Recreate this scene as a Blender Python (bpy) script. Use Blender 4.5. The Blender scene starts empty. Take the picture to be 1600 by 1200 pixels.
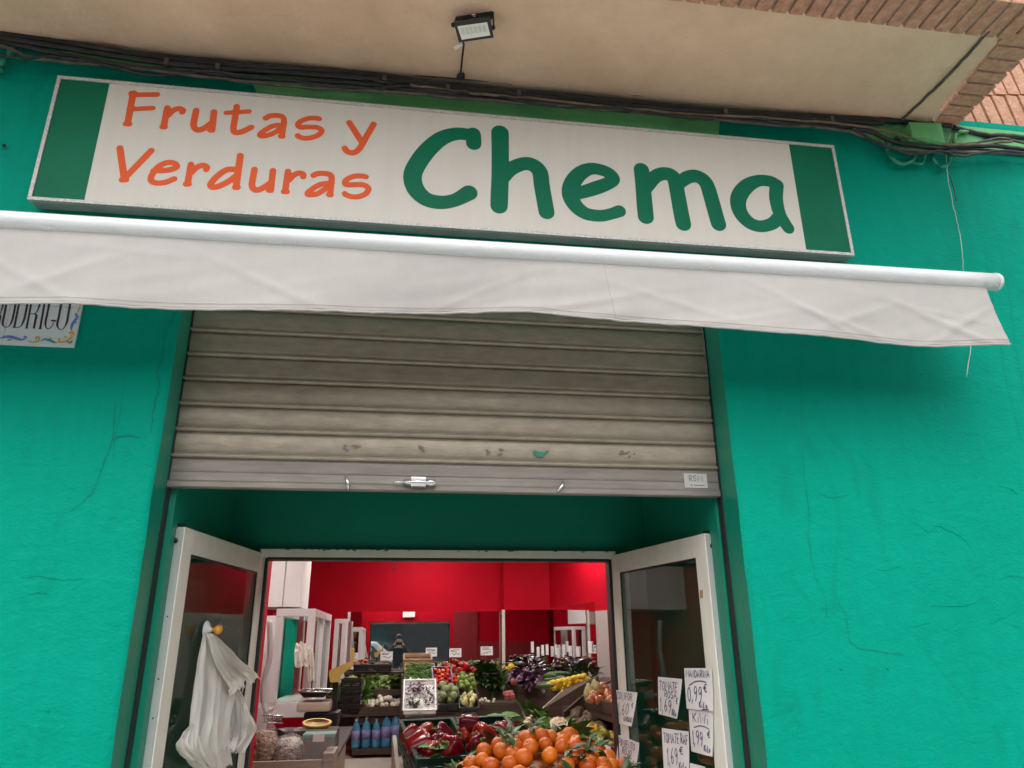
import bpy, bmesh, math, random
import numpy as np
from math import sin, cos, pi, radians, sqrt, atan2, exp
from mathutils import Vector, Matrix, noise as mn
random.seed(7)
SC = bpy.context.scene
COL = SC.collection

# ------------------------------------------------------------------ camera
CAM_P = Vector((0.0, -2.54157452, 1.62))
RX = Vector((0.98974075, -0.14255659, -0.0095323))
UX = Vector((-0.03869023, -0.33164754, 0.94260966))
FX = Vector((0.13753658, 0.93257039, 0.33376063))
FPX = 1135.78
cam = bpy.data.cameras.new('camera')
cam.sensor_fit = 'HORIZONTAL'; cam.sensor_width = 36; cam.lens = FPX / 1600 * 36
cam.clip_start = 0.005; cam.clip_end = 4000
camo = bpy.data.objects.new('camera', cam); COL.objects.link(camo)
mw = Matrix((RX, UX, -FX)).transposed().to_4x4(); mw.translation = CAM_P
camo.matrix_world = mw
SC.camera = camo

# ------------------------------------------------------------------ sky, sun, exposure
SUN_EL, SUN_AZ = radians(55), radians(-165)          # azimuth measured from +Y towards +X
w = bpy.data.worlds.new('World'); SC.world = w; w.use_nodes = True
nt = w.node_tree; bg = nt.nodes['Background']
sky = nt.nodes.new('ShaderNodeTexSky'); sky.sky_type = 'NISHITA'; sky.sun_disc = False
sky.sun_elevation = SUN_EL; sky.sun_rotation = SUN_AZ; sky.dust_density = 4; sky.air_density = 1.0
hs = nt.nodes.new('ShaderNodeHueSaturation'); hs.inputs['Saturation'].default_value = 0.10
nt.links.new(sky.outputs[0], hs.inputs['Color']); nt.links.new(hs.outputs[0], bg.inputs[0])
bg.inputs[1].default_value = 0.15
sl = bpy.data.lights.new('sun', 'SUN'); sl.energy = 0.5; sl.angle = radians(100); sl.color = (1, 0.95, 0.87)
so = bpy.data.objects.new('sun', sl); COL.objects.link(so)
sd = Vector((sin(SUN_AZ) * cos(SUN_EL), cos(SUN_AZ) * cos(SUN_EL), sin(SUN_EL)))
so.rotation_euler = (-sd).to_track_quat('-Z', 'Y').to_euler(); so.location = (0, -5, 20)
SC.view_settings.view_transform = 'Standard'; SC.view_settings.look = 'None'
SC.view_settings.exposure = 0.86; SC.view_settings.gamma = 1

# ------------------------------------------------------------------ pixel -> world helpers (1600x1200 photo pixels)
def ray(px, py): return RX * float((px - 800) / FPX) - UX * float((py - 600) / FPX) + FX
def at(px, py, ax, v):
    d = ray(px, py); return CAM_P + d * ((v - CAM_P[ax]) / d[ax])
def A(px, py, Y): return at(px, py, 1, Y)
def AZ(px, py, Z): return at(px, py, 2, Z)
def APL(px, py, p, n):
    d = ray(px, py); return CAM_P + d * ((p - CAM_P).dot(n) / d.dot(n))
def S(px, p): return px * (p - CAM_P).dot(FX) / FPX

# ------------------------------------------------------------------ materials
def mat(name, col, rough=0.6, metal=0.0, var=0.12, vscale=6.0, col2=None, bump=0.0, bscale=40.0, rnd=0.0, spec=0.5,
        stretch=None, trans=0.0, coat=0.0, detail=6):
    m = bpy.data.materials.new(name); m.use_nodes = True
    n = m.node_tree.nodes; l = m.node_tree.links; b = n['Principled BSDF']
    b.inputs['Roughness'].default_value = rough; b.inputs['Metallic'].default_value = metal
    b.inputs['Specular IOR Level'].default_value = spec
    if coat: b.inputs['Coat Weight'].default_value = coat; b.inputs['Coat Roughness'].default_value = 0.15
    tc = n.new('ShaderNodeTexCoord'); vec = tc.outputs['Object']
    if stretch:
        mp = n.new('ShaderNodeMapping'); mp.inputs['Scale'].default_value = stretch
        l.new(vec, mp.inputs['Vector']); vec = mp.outputs['Vector']
    nz = n.new('ShaderNodeTexNoise'); nz.inputs['Scale'].default_value = vscale; nz.inputs['Detail'].default_value = detail
    nz.inputs['Roughness'].default_value = 0.6; l.new(vec, nz.inputs['Vector'])
    mx = n.new('ShaderNodeMix'); mx.data_type = 'RGBA'
    c2 = col2 if col2 else tuple(min(1, c * (1 + var)) for c in col); c1 = col if col2 else tuple(c * (1 - var) for c in col)
    rp = n.new('ShaderNodeMapRange'); rp.inputs[1].default_value = 0.3; rp.inputs[2].default_value = 0.7
    l.new(nz.outputs['Fac'], rp.inputs[0]); l.new(rp.outputs[0], mx.inputs[0])
    mx.inputs[6].default_value = (*c1, 1); mx.inputs[7].default_value = (*c2, 1)
    out = mx.outputs[2]
    if rnd:
        oi = n.new('ShaderNodeObjectInfo'); hv = n.new('ShaderNodeHueSaturation')
        mr = n.new('ShaderNodeMapRange'); mr.inputs[3].default_value = 1 - rnd; mr.inputs[4].default_value = 1 + rnd
        l.new(oi.outputs['Random'], mr.inputs[0]); l.new(mr.outputs[0], hv.inputs['Value'])
        mr2 = n.new('ShaderNodeMapRange'); mr2.inputs[3].default_value = 0.5 - rnd * .05; mr2.inputs[4].default_value = 0.5 + rnd * .05
        l.new(oi.outputs['Random'], mr2.inputs[0]); l.new(mr2.outputs[0], hv.inputs['Hue'])
        l.new(out, hv.inputs['Color']); out = hv.outputs[0]
    l.new(out, b.inputs['Base Color'])
    if bump:
        n2 = n.new('ShaderNodeTexNoise'); n2.inputs['Scale'].default_value = bscale; n2.inputs['Detail'].default_value = 6
        l.new(vec, n2.inputs['Vector'])
        bp = n.new('ShaderNodeBump'); bp.inputs['Strength'].default_value = bump; bp.inputs['Distance'].default_value = 0.01
        l.new(n2.outputs['Fac'], bp.inputs['Height']); l.new(bp.outputs[0], b.inputs['Normal'])
    if trans:
        tr = n.new('ShaderNodeBsdfTransparent'); ms = n.new('ShaderNodeMixShader'); ms.inputs[0].default_value = trans
        l.new(b.outputs[0], ms.inputs[1]); l.new(tr.outputs[0], ms.inputs[2])
        l.new(ms.outputs[0], n['Material Output'].inputs['Surface'])
    return m

def glassmat(name, tint, refl_rough=0.0, f0=0.06):
    m = bpy.data.materials.new(name); m.use_nodes = True
    n = m.node_tree.nodes; l = m.node_tree.links; n.remove(n['Principled BSDF'])
    tr = n.new('ShaderNodeBsdfTransparent'); tr.inputs[0].default_value = (*tint, 1)
    gl = n.new('ShaderNodeBsdfGlossy'); gl.inputs['Roughness'].default_value = refl_rough
    fr = n.new('ShaderNodeFresnel'); fr.inputs[0].default_value = 1.5
    ms = n.new('ShaderNodeMixShader'); fm_ = n.new('ShaderNodeMath'); fm_.operation = 'MULTIPLY'; fm_.inputs[1].default_value = .27; l.new(fr.outputs[0], fm_.inputs[0]); l.new(fm_.outputs[0], ms.inputs[0]); l.new(tr.outputs[0], ms.inputs[1]); l.new(gl.outputs[0], ms.inputs[2])
    l.new(ms.outputs[0], n['Material Output'].inputs['Surface']); return m

def emis(name, col, s):
    m = bpy.data.materials.new(name); m.use_nodes = True
    b = m.node_tree.nodes['Principled BSDF']; b.inputs['Emission Color'].default_value = (*col, 1); b.inputs['Emission Strength'].default_value = s
    b.inputs['Base Color'].default_value = (.8, .8, .8, 1); return m

def wallmat(name, c1, c2):
    """rolled paint on rough render: blotchy paint, brush ripple, broad unevenness"""
    m = bpy.data.materials.new(name); m.use_nodes = True
    n = m.node_tree.nodes; l = m.node_tree.links; b = n['Principled BSDF']
    tc = n.new('ShaderNodeTexCoord')
    def nz(sc, det, stretch=None, dist=0.0):
        v = tc.outputs['Object']
        if stretch:
            mp = n.new('ShaderNodeMapping'); mp.inputs['Scale'].default_value = stretch; l.new(v, mp.inputs[0]); v = mp.outputs[0]
        t = n.new('ShaderNodeTexNoise'); t.inputs['Scale'].default_value = sc; t.inputs['Detail'].default_value = det
        t.inputs['Distortion'].default_value = dist; l.new(v, t.inputs['Vector']); return t.outputs['Fac']
    big = nz(1.3, 4); fine = nz(55, 5, (1, 1, 1.6), .6); mid = nz(9, 6, (1, 1, 1.5), 1.0); low = nz(2.6, 3)
    grit = nz(240, 3); streak = nz(7, 4, (3, 1, .12))
    mx = n.new('ShaderNodeMix'); mx.data_type = 'RGBA'; l.new(big, mx.inputs[0]); mx.inputs[6].default_value = (*c1, 1); mx.inputs[7].default_value = (*c2, 1)
    m2 = n.new('ShaderNodeMix'); m2.data_type = 'RGBA'; m2.blend_type = 'MULTIPLY'; m2.inputs[0].default_value = 0.25
    cr = n.new('ShaderNodeMapRange'); cr.inputs[1].default_value = .35; cr.inputs[2].default_value = .7; cr.inputs[3].default_value = 1.0; cr.inputs[4].default_value = .8
    l.new(streak, cr.inputs[0]); l.new(mx.outputs[2], m2.inputs[6]); l.new(cr.outputs[0], m2.inputs[7])
    dn = nz(3.5, 8, (1.6, 1, .7), 1.5); dr_ = n.new('ShaderNodeMapRange'); dr_.inputs[1].default_value = .56; dr_.inputs[2].default_value = .80; dr_.inputs[3].default_value = 0; dr_.inputs[4].default_value = .38; l.new(dn, dr_.inputs[0])
    m3 = n.new('ShaderNodeMix'); m3.data_type = 'RGBA'; l.new(dr_.outputs[0], m3.inputs[0]); l.new(m2.outputs[2], m3.inputs[6]); m3.inputs[7].default_value = (.003, .16, .125, 1)
    fn2 = nz(26, 6, (1, 1, 1.8), 1.0); fr_ = n.new('ShaderNodeMapRange'); fr_.inputs[1].default_value = .62; fr_.inputs[2].default_value = .8; fr_.inputs[3].default_value = 0; fr_.inputs[4].default_value = .22; l.new(fn2, fr_.inputs[0])
    m4 = n.new('ShaderNodeMix'); m4.data_type = 'RGBA'; l.new(fr_.outputs[0], m4.inputs[0]); l.new(m3.outputs[2], m4.inputs[6]); m4.inputs[7].default_value = (.006, .38, .29, 1)
    l.new(m4.outputs[2], b.inputs['Base Color'])
    rr = n.new('ShaderNodeMapRange'); rr.inputs[3].default_value = .5; rr.inputs[4].default_value = .7; l.new(mid, rr.inputs[0]); l.new(rr.outputs[0], b.inputs['Roughness'])
    b.inputs['Specular IOR Level'].default_value = .05
    def mul(a, k):
        q = n.new('ShaderNodeMath'); q.operation = 'MULTIPLY'; l.new(a, q.inputs[0]); q.inputs[1].default_value = k; return q.outputs[0]
    def add(a, c):
        q = n.new('ShaderNodeMath'); l.new(a, q.inputs[0]); l.new(c, q.inputs[1]); return q.outputs[0]
    h = add(add(mul(fine, .17), mul(mid, .36)), add(mul(low, 1.3), mul(grit, .06)))
    bp = n.new('ShaderNodeBump'); bp.inputs['Strength'].default_value = 1.0; bp.inputs['Distance'].default_value = .0125
    l.new(h, bp.inputs['Height']); l.new(bp.outputs[0], b.inputs['Normal']); return m

MT = {}
MT['teal'] = wallmat('teal_paint', (.0001, .262, .183), (.0001, .32, .225))
MT['teal_smooth'] = mat('teal_gloss_paint', (.002, .215, .135), .4, var=.08, vscale=3, bump=.15, bscale=20)
MT['oldgreen'] = mat('old_green_paint', (.13, .46, .17), .6, var=.15, vscale=5, bump=.2, bscale=60)
MT['soffit'] = mat('soffit_render', (.66, .455, .31), .9, spec=.2, col2=(.84, .60, .425), vscale=3.2, bump=.5, bscale=60, detail=10)
MT['brick'] = mat('brick', (.46, .23, .14), .85, col2=(.64, .37, .25), vscale=45, bump=.8, bscale=120, rnd=.0)
MT['brick_dark'] = mat('brick_soffit', (.46, .20, .125), .85, col2=(.68, .38, .255), vscale=30, bump=.8, bscale=120)
MT['mortar'] = mat('mortar', (.33, .29, .24), .95, bump=.5, bscale=200)
MT['black'] = mat('black_rubber', (.015, .016, .018), .45, var=.3)
MT['blackp'] = mat('black_plastic', (.012, .012, .013), .35, var=.3)
MT['cable'] = mat('cable_black', (.022, .025, .030), .5, var=.5, vscale=15)
MT['cable2'] = mat('cable_grey', (.10, .09, .075), .6, var=.5, vscale=15)
MT['cable3'] = mat('cable_beige', (.17, .135, .09), .6, var=.4, vscale=15)
MT['alu'] = mat('brushed_aluminium', (.62, .62, .61), .42, .75, var=.1, vscale=30, bump=.25, bscale=160)
MT['alu_dull'] = mat('dull_sheet_metal', (.40, .41, .42), .6, .4, var=.16, vscale=9, bump=.1, bscale=60)
MT['signwhite'] = mat('sign_panel', (.60, .57, .515), .45, spec=.15, col2=(.63, .60, .545), vscale=3, stretch=(8, 1, .5))
MT['signgreen'] = mat('vinyl_green', (.001, .135, .070), .5, spec=.12, var=.10, vscale=5)
MT['signorange'] = mat('vinyl_orange', (.70, .105, .030), .5, spec=.12, var=.05)
MT['bar'] = mat('white_lacquer', (.64, .66, .67), .42, var=.07, vscale=14, stretch=(1, 6, 6), coat=.08)
MT['canvas'] = mat('awning_canvas', (.60, .57, .545), .9, spec=.15, col2=(.655, .625, .60), vscale=14, bump=.18, bscale=300)
def add_translucent(m, col, k):
    n = m.node_tree.nodes; l = m.node_tree.links; t = n.new('ShaderNodeBsdfTranslucent'); t.inputs[0].default_value = (*col, 1); ms = n.new('ShaderNodeMixShader'); ms.inputs[0].default_value = k
    l.new(n['Principled BSDF'].outputs[0], ms.inputs[1]); l.new(t.outputs[0], ms.inputs[2]); l.new(ms.outputs[0], n['Material Output'].inputs['Surface'])
add_translucent(MT['canvas'], (.74, .72, .70), .34)
MT['pvc'] = mat('cream_lacquer', (.68, .65, .56), .45, col2=(.76, .735, .66), vscale=7, stretch=(3, 3, .6))
MT['pvcgrey'] = mat('grey_lacquer', (.45, .47, .46), .4, var=.06)
MT['glass'] = glassmat('tinted_glass', (.72, .76, .74))
MT['cglass'] = glassmat('clear_glass', (.9, .93, .92))
MT['film'] = mat('clear_film', (.85, .85, .85), .2, trans=.87, bump=.6, bscale=30, spec=.8)
MT['bag'] = mat('white_film_bag', (.80, .775, .72), .42, var=.04, trans=.10, bump=.35, bscale=25)
def bagmat(name, col, tr_):
    m = bpy.data.materials.new(name); m.use_nodes = True; n = m.node_tree.nodes; l = m.node_tree.links; b = n['Principled BSDF']
    b.inputs['Base Color'].default_value = (*col, 1); b.inputs['Roughness'].default_value = .35; b.inputs['Specular IOR Level'].default_value = .4
    t = n.new('ShaderNodeBsdfTranslucent'); t.inputs[0].default_value = (*col, 1); ms = n.new('ShaderNodeMixShader'); ms.inputs[0].default_value = .42; l.new(b.outputs[0], ms.inputs[1]); l.new(t.outputs[0], ms.inputs[2])
    q = n.new('ShaderNodeBsdfTransparent'); m2 = n.new('ShaderNodeMixShader'); m2.inputs[0].default_value = tr_; l.new(ms.outputs[0], m2.inputs[1]); l.new(q.outputs[0], m2.inputs[2]); l.new(m2.outputs[0], n['Material Output'].inputs['Surface'])
    tc = n.new('ShaderNodeTexCoord'); nz = n.new('ShaderNodeTexNoise'); nz.inputs['Scale'].default_value = 16; nz.inputs['Detail'].default_value = 5; nz.inputs['Distortion'].default_value = 1.2; mp = n.new('ShaderNodeMapping'); mp.inputs['Scale'].default_value = (1.5, 1.5, .5); l.new(tc.outputs['Object'], mp.inputs[0]); l.new(mp.outputs[0], nz.inputs['Vector'])
    bp = n.new('ShaderNodeBump'); bp.inputs['Strength'].default_value = .5; bp.inputs['Distance'].default_value = .01; l.new(nz.outputs['Fac'], bp.inputs['Height']); l.new(bp.outputs[0], b.inputs['Normal']); l.new(bp.outputs[0], t.inputs['Normal']); return m
MT['bag'] = bagmat('white_bag_film', (.97, .95, .90), .06)
MT['bag2'] = bagmat('thin_bag_film', (.88, .87, .84), .5)
MT['bag2_'] = mat('thin_film_bag', (.78, .78, .76), .35, var=.04, trans=.45, bump=.5, bscale=25)
MT['paper'] = mat('paper', (.74, .70, .69), .8, var=.04)
MT['paper2'] = mat('white_card', (.80, .80, .80), .7, var=.04)
MT['ink'] = mat('blue_ink', (.02, .03, .14), .6, var=.3)
MT['inkbk'] = mat('dark_ink', (.06, .05, .10), .6, var=.2)
MT['red'] = mat('red_paint', (.41, .0015, .013), .65, spec=.1, var=.06, vscale=4, bump=.1, bscale=40)
MT['redd'] = mat('dark_red_paint', (.22, .004, .010), .5, var=.1)
MT['white'] = mat('white_paint', (.74, .71, .71), .6, var=.04)
MT['whitef'] = mat('white_frame', (.76, .77, .78), .35, var=.04)
MT['mirror'] = mat('mirror', (.80, .80, .80), .01, 1.0, var=.0)
MT['wood'] = mat('wood_brown', (.045, .028, .020), .6, col2=(.085, .056, .039), vscale=7, stretch=(1.2, 1.2, 9))
MT['wood_grey'] = mat('wood_laminate', (.27, .215, .17), .5, col2=(.38, .315, .255), vscale=7, stretch=(1.0, 1.0, 10))
MT['panel_grey'] = mat('grey_panelling', (.42, .37, .345), .55, var=.1, vscale=20, stretch=(8, 8, .4))
MT['edge'] = mat('pale_edge_strip', (.62, .60, .55), .45)
MT['dark_top'] = mat('dark_counter', (.06, .052, .054), .6, var=.2)
MT['floor'] = mat('shop_floor', (.46, .42, .37), .65, var=.08)
MT['pave'] = mat('pavement', (.52, .50, .48), .7, var=.15, vscale=8, bump=.3, bscale=80)
MT['asph'] = mat('asphalt', (.10, .10, .10), .8, var=.3, vscale=60, bump=.4, bscale=150)
MT['leaf'] = mat('leaf_green', (.055, .13, .018), .5, col2=(.10, .21, .035), vscale=14, rnd=.3)
MT['leaf_dark'] = mat('leaf_dark', (.022, .065, .012), .4, col2=(.05, .11, .022), vscale=14, rnd=.3)
MT['leaf_pale'] = mat('leaf_pale', (.17, .27, .06), .5, col2=(.36, .43, .17), vscale=10, rnd=.25)
MT['orange'] = mat('mandarin_peel', (.52, .092, .003), .40, col2=(.66, .15, .005), vscale=12, bump=.22, bscale=170, rnd=.13)
MT['pepper'] = mat('red_pepper_skin', (.13, .002, .006), .27, col2=(.26, .006, .010), vscale=14, rnd=.35, coat=.1)
MT['tomato'] = mat('tomato_skin', (.62, .055, .012), .25, var=.1, rnd=.15)
MT['lime'] = mat('lime_skin', (.09, .17, .025), .4, col2=(.20, .27, .05), vscale=25, rnd=.2)
MT['avocado'] = mat('custard_apple_skin', (.15, .20, .08), .55, col2=(.27, .30, .15), vscale=60, bump=.8, bscale=60, rnd=.2)
MT['pear'] = mat('pear_skin', (.42, .42, .16), .45, col2=(.55, .53, .26), vscale=14, rnd=.15)
MT['lemon'] = mat('lemon_skin', (.74, .50, .025), .4, var=.1, bump=.3, bscale=150, rnd=.1)
MT['apple'] = mat('apple_skin', (.45, .05, .035), .35, col2=(.60, .36, .13), vscale=22, rnd=.2)
MT['potato'] = mat('potato_skin', (.13, .085, .055), .8, col2=(.21, .15, .10), vscale=20, bump=.4, rnd=.2)
MT['onion'] = mat('white_onion_skin', (.60, .54, .43), .4, col2=(.76, .72, .62), vscale=10, rnd=.1)
MT['eggplant'] = mat('aubergine_skin', (.014, .006, .016), .2, var=.3, rnd=.2, coat=.4)
MT['radic'] = mat('purple_leaf', (.06, .018, .06), .45, col2=(.15, .07, .13), vscale=20, rnd=.3)
MT['courg'] = mat('courgette_skin', (.028, .075, .022), .4, col2=(.06, .13, .04), vscale=40, rnd=.2)
MT['netred'] = mat('red_net', (.33, .06, .06), .7, col2=(.45, .15, .13), vscale=90, bump=.9, bscale=90)
MT['curd'] = mat('cauliflower_curd', (.66, .56, .38), .8, col2=(.78, .70, .52), vscale=30, bump=.9, bscale=120)
MT['crateg'] = mat('green_crate_plastic', (.004, .030, .017), .4, var=.15)
MT['crateb'] = mat('black_crate_plastic', (.013, .013, .015), .45, var=.2)
MT['cratep'] = mat('purple_crate_plastic', (.07, .03, .13), .45, var=.2)
MT['cratew'] = mat('pale_crate_wood', (.42, .30, .18), .7, var=.15, stretch=(1, 1, 8))
MT['bottle'] = mat('blue_pet_bottle', (.10, .40, .68), .12, var=.2, vscale=12, trans=.25)
MT['blabel'] = mat('blue_bottle_label', (.06, .16, .48), .4, col2=(.50, .40, .66), vscale=30)
MT['scale_b'] = mat('beige_plastic', (.50, .43, .34), .45, var=.05)
MT['scale_y'] = mat('yellow_beige_plastic', (.52, .36, .09), .45, var=.06)
MT['steel'] = mat('stainless_steel', (.75, .75, .75), .22, 1.0, var=.05)
MT['melon'] = mat('melon_rind', (.62, .46, .10), .5, var=.15, vscale=30)
MT['melonf'] = mat('melon_flesh', (.80, .62, .26), .5, col2=(.72, .46, .14), vscale=40)
MT['nut'] = mat('nut_shell', (.06, .028, .012), .5, col2=(.52, .34, .2), vscale=48, rnd=.2)
MT['nutw'] = mat('pale_nut_shell', (.16, .14, .12), .5, col2=(.72, .68, .6), vscale=48)
MT['lid'] = mat('mint_lid', (.22, .40, .36), .35, trans=.25)
MT['yhook'] = mat('amber_plastic', (.72, .34, .03), .3)
MT['tile'] = mat('glazed_tile', (.68, .73, .77), .15, var=.03)
MT['dblue'] = mat('delft_blue', (.10, .18, .50), .25, col2=(.24, .35, .66), vscale=60)
MT['dyel'] = mat('glaze_yellow', (.70, .42, .07), .25, var=.15, vscale=60)
MT['dteal'] = mat('glaze_teal', (.10, .33, .36), .25, var=.15, vscale=60)
MT['plum'] = mat('glaze_plum', (.050, .030, .050), .3, var=.2)
MT['lamp'] = emis('lamp_diffuser', (1, .95, .88), 29.0)
MT['lens'] = mat('frosted_lens', (.80, .82, .74), .25, var=.03)
MT['skin'] = mat('skin', (.50, .29, .21), .5); MT['jacket'] = mat('dark_jacket', (.015, .02, .024), .6); MT['trouser'] = mat('trousers', (.025, .03, .05), .8)
MT['hair'] = mat('dark_hair', (.02, .014, .01), .6)
MT['carw'] = mat('car_white', (.7, .72, .74), .25, coat=.6); MT['carglass'] = mat('car_glass', (.05, .06, .07), .05, spec=.8)
MT['opp'] = mat('ochre_render', (.42, .33, .23), .85, var=.12, vscale=1.2); MT['oppd'] = mat('dark_cladding', (.05, .052, .055), .6, var=.15)

def shutter_mat():
    m = mat('galvanised_slats', (.28, .24, .19), .40, .5, var=.0, col2=(.40, .345, .27), vscale=7.0, stretch=(1.6, 1, 5), bump=.12, bscale=24)
    n = m.node_tree.nodes; l = m.node_tree.links; b = n['Principled BSDF']
    nz = n.new('ShaderNodeTexNoise'); nz.inputs['Scale'].default_value = 9; nz.inputs['Detail'].default_value = 8
    tc = n.new('ShaderNodeTexCoord'); mp = n.new('ShaderNodeMapping'); mp.inputs['Scale'].default_value = (1, 1, 4); l.new(tc.outputs['Object'], mp.inputs[0]); l.new(mp.outputs[0], nz.inputs['Vector'])
    r = n.new('ShaderNodeMapRange'); r.inputs[3].default_value = .36; r.inputs[4].default_value = .56; l.new(nz.outputs['Fac'], r.inputs[0]); l.new(r.outputs[0], b.inputs['Roughness'])
    return m
MT['slat'] = shutter_mat()
MT['reflection_panel'] = mat('reflection_green', (.003, .33, .22), .4, spec=.2)  # green of the panel that stands in for a reflection

# ------------------------------------------------------------------ mesh helpers
class MB:
    def __init__(s): s.v = []; s.f = []; s.sm = []
    def add(s, vs, fs, smooth=False):
        o = len(s.v); s.v += [Vector(v) for v in vs]; s.f += [tuple(i + o for i in f) for f in fs]; s.sm += [smooth] * len(fs); return s
    def bm(s, bm, M=None, smooth=False):
        bm.verts.ensure_lookup_table(); bm.verts.index_update()
        s.add([(M @ v.co) if M else v.co.copy() for v in bm.verts], [[v.index for v in f.verts] for f in bm.faces], smooth); bm.free(); return s
    def box(s, c, size, M=None, bev=0.0):
        bm = bmesh.new(); bmesh.ops.create_cube(bm, size=1)
        for v in bm.verts: v.co = Vector((v.co.x * size[0], v.co.y * size[1], v.co.z * size[2]))
        if bev: bmesh.ops.bevel(bm, geom=bm.edges[:], offset=min(bev, min(size) * .45), segments=2, affect='EDGES', profile=.7)
        T = Matrix.Translation(Vector(c))
        return s.bm(bm, (M @ T) if M else T)
    def b2(s, a, b, bev=0.0, M=None):
        a = Vector(a); b = Vector(b)
        return s.box((a + b) / 2, [max(abs(b[i] - a[i]), 1e-4) for i in range(3)], M, bev)
    def tube(s, pts, r, seg=8, caps=True):
        pts = [Vector(p) for p in pts]; n = len(pts); rs = r if isinstance(r, (list, tuple)) else [r] * n
        vs = []; ref = None
        for i, p in enumerate(pts):
            t = (pts[min(i + 1, n - 1)] - pts[max(i - 1, 0)]).normalized()
            if ref is None: ref = Vector((0, 0, 1)) if abs(t.z) < .9 else Vector((1, 0, 0))
            u = (ref - t * ref.dot(t)).normalized(); ref = u; v = t.cross(u)
            for k in range(seg):
                a = 2 * pi * k / seg; vs.append(p + (u * cos(a) + v * sin(a)) * rs[i])
        fs = [(i * seg + k, i * seg + (k + 1) % seg, (i + 1) * seg + (k + 1) % seg, (i + 1) * seg + k) for i in range(n - 1) for k in range(seg)]
        if caps: fs += [tuple(range(seg))[::-1], tuple((n - 1) * seg + k for k in range(seg))]
        return s.add(vs, fs, True)
    def lathe(s, prof, seg=20, M=None, lob=None):
        """prof: (r,z) list from bottom to top around z"""
        vs = []; fs = []; n = len(prof)
        for (r, z) in prof:
            for k in range(seg):
                a = 2 * pi * k / seg; rr = r * (lob(a, z) if lob else 1)
                p = Vector((rr * cos(a), rr * sin(a), z)); vs.append(M @ p if M else p)
        for i in range(n - 1):
            for k in range(seg): fs.append((i * seg + k, i * seg + (k + 1) % seg, (i + 1) * seg + (k + 1) % seg, (i + 1) * seg + k))
        if prof[0][0] > 1e-4: fs.append(tuple(range(seg))[::-1])
        if prof[-1][0] > 1e-4: fs.append(tuple((n - 1) * seg + k for k in range(seg)))
        return s.add(vs, fs, True)
    def ball(s, c, r, sub=2, sq=(1, 1, 1), nz=0.0, ns=3.0, M=None):
        bm = bmesh.new(); bmesh.ops.create_icosphere(bm, subdivisions=sub, radius=1)
        o = Vector((random.random() * 50, 0, 0))
        for v in bm.verts:
            k = 1 + nz * mn.noise(v.co * ns + o); v.co = Vector((v.co.x * r * k * sq[0], v.co.y * r * k * sq[1], v.co.z * r * k * sq[2]))
        T = Matrix.Translation(Vector(c)); return s.bm(bm, T @ M if M else T, True)
    def grid(s, fn, nu, nv, smooth=True):
        vs = [fn(i / nu, j / nv) for j in range(nv + 1) for i in range(nu + 1)]
        fs = [(j * (nu + 1) + i, j * (nu + 1) + i + 1, (j + 1) * (nu + 1) + i + 1, (j + 1) * (nu + 1) + i) for j in range(nv) for i in range(nu)]
        return s.add(vs, fs, smooth)
    def poly(s, pts, ext=None):
        """flat polygon, optionally extruded by vector ext"""
        pts = [Vector(p) for p in pts]; n = len(pts)
        if ext is None: return s.add(pts, [tuple(range(n))])
        e = Vector(ext); return s.add(pts + [p + e for p in pts], [tuple(range(n))[::-1], tuple(range(n, 2 * n))] + [(i, (i + 1) % n, n + (i + 1) % n, n + i) for i in range(n)])
    def ribbon(s, pts, w, nrm, off=0.0):
        pts = [Vector(p) for p in pts]; nrm = Vector(nrm).normalized(); n = len(pts); vs = []
        ws = w if isinstance(w, (list, tuple)) else [w] * n
        for i, p in enumerate(pts):
            t = (pts[min(i + 1, n - 1)] - pts[max(i - 1, 0)])
            if t.length < 1e-9: t = Vector((1, 0, 0))
            sd_ = t.normalized().cross(nrm).normalized() * ws[i] / 2
            q = p + nrm * off; vs += [q + sd_, q - sd_]
        return s.add(vs, [(2 * i, 2 * i + 1, 2 * i + 3, 2 * i + 2) for i in range(n - 1)])
    def leaf(s, base, d, up, L, W, curl=.5, ruff=0.0, nu=4, nv=6, shape=1.0):
        d = Vector(d).normalized(); up = Vector(up); up = (up - d * up.dot(d)).normalized(); sx = d.cross(up)
        base = Vector(base); ph = random.random() * 6
        def fn(u, v):
            wv = W * (sin(pi * min(1, (v * .92 + .06)) ** shape)) * .5
            x = (u - .5) * 2
            z = -curl * L * v * v * .5 + abs(x) * wv * .35 + ruff * sin(v * 17 + ph + x * 3) * abs(x) * W
            return base + d * (L * v * (1 - .12 * curl * v)) + sx * (x * wv) + up * z
        return s.grid(fn, nu, nv)
def wmat(o):
    m = Matrix.Identity(4)
    while o is not None:
        m = o.matrix_basis @ m; o = o.parent
    return m
def obj(name, mb, m, parent=None, local=False, kind=None):
    me = bpy.data.meshes.new(name)
    vs = mb.v
    if parent is not None and not local:
        inv = wmat(parent).inverted(); vs = [inv @ v for v in vs]
    me.from_pydata([tuple(v) for v in vs], [], mb.f); me.polygons.foreach_set('use_smooth', mb.sm)
    me.materials.append(MT[m] if isinstance(m, str) else m); me.update()
    o = bpy.data.objects.new(name, me); COL.objects.link(o)
    if parent is not None: o.parent = parent
    if kind: o['kind'] = kind
    return o
def tag(o, label, cat, group=None):
    o['label'] = label; o['category'] = cat
    if group: o['group'] = group
    return o
def thing(name, label, cat, loc=(0, 0, 0), rot=(0, 0, 0), group=None):
    o = bpy.data.objects.new(name, None); COL.objects.link(o); o.location = loc; o.rotation_euler = rot; o.empty_display_size = .1
    return tag(o, label, cat, group)
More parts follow.
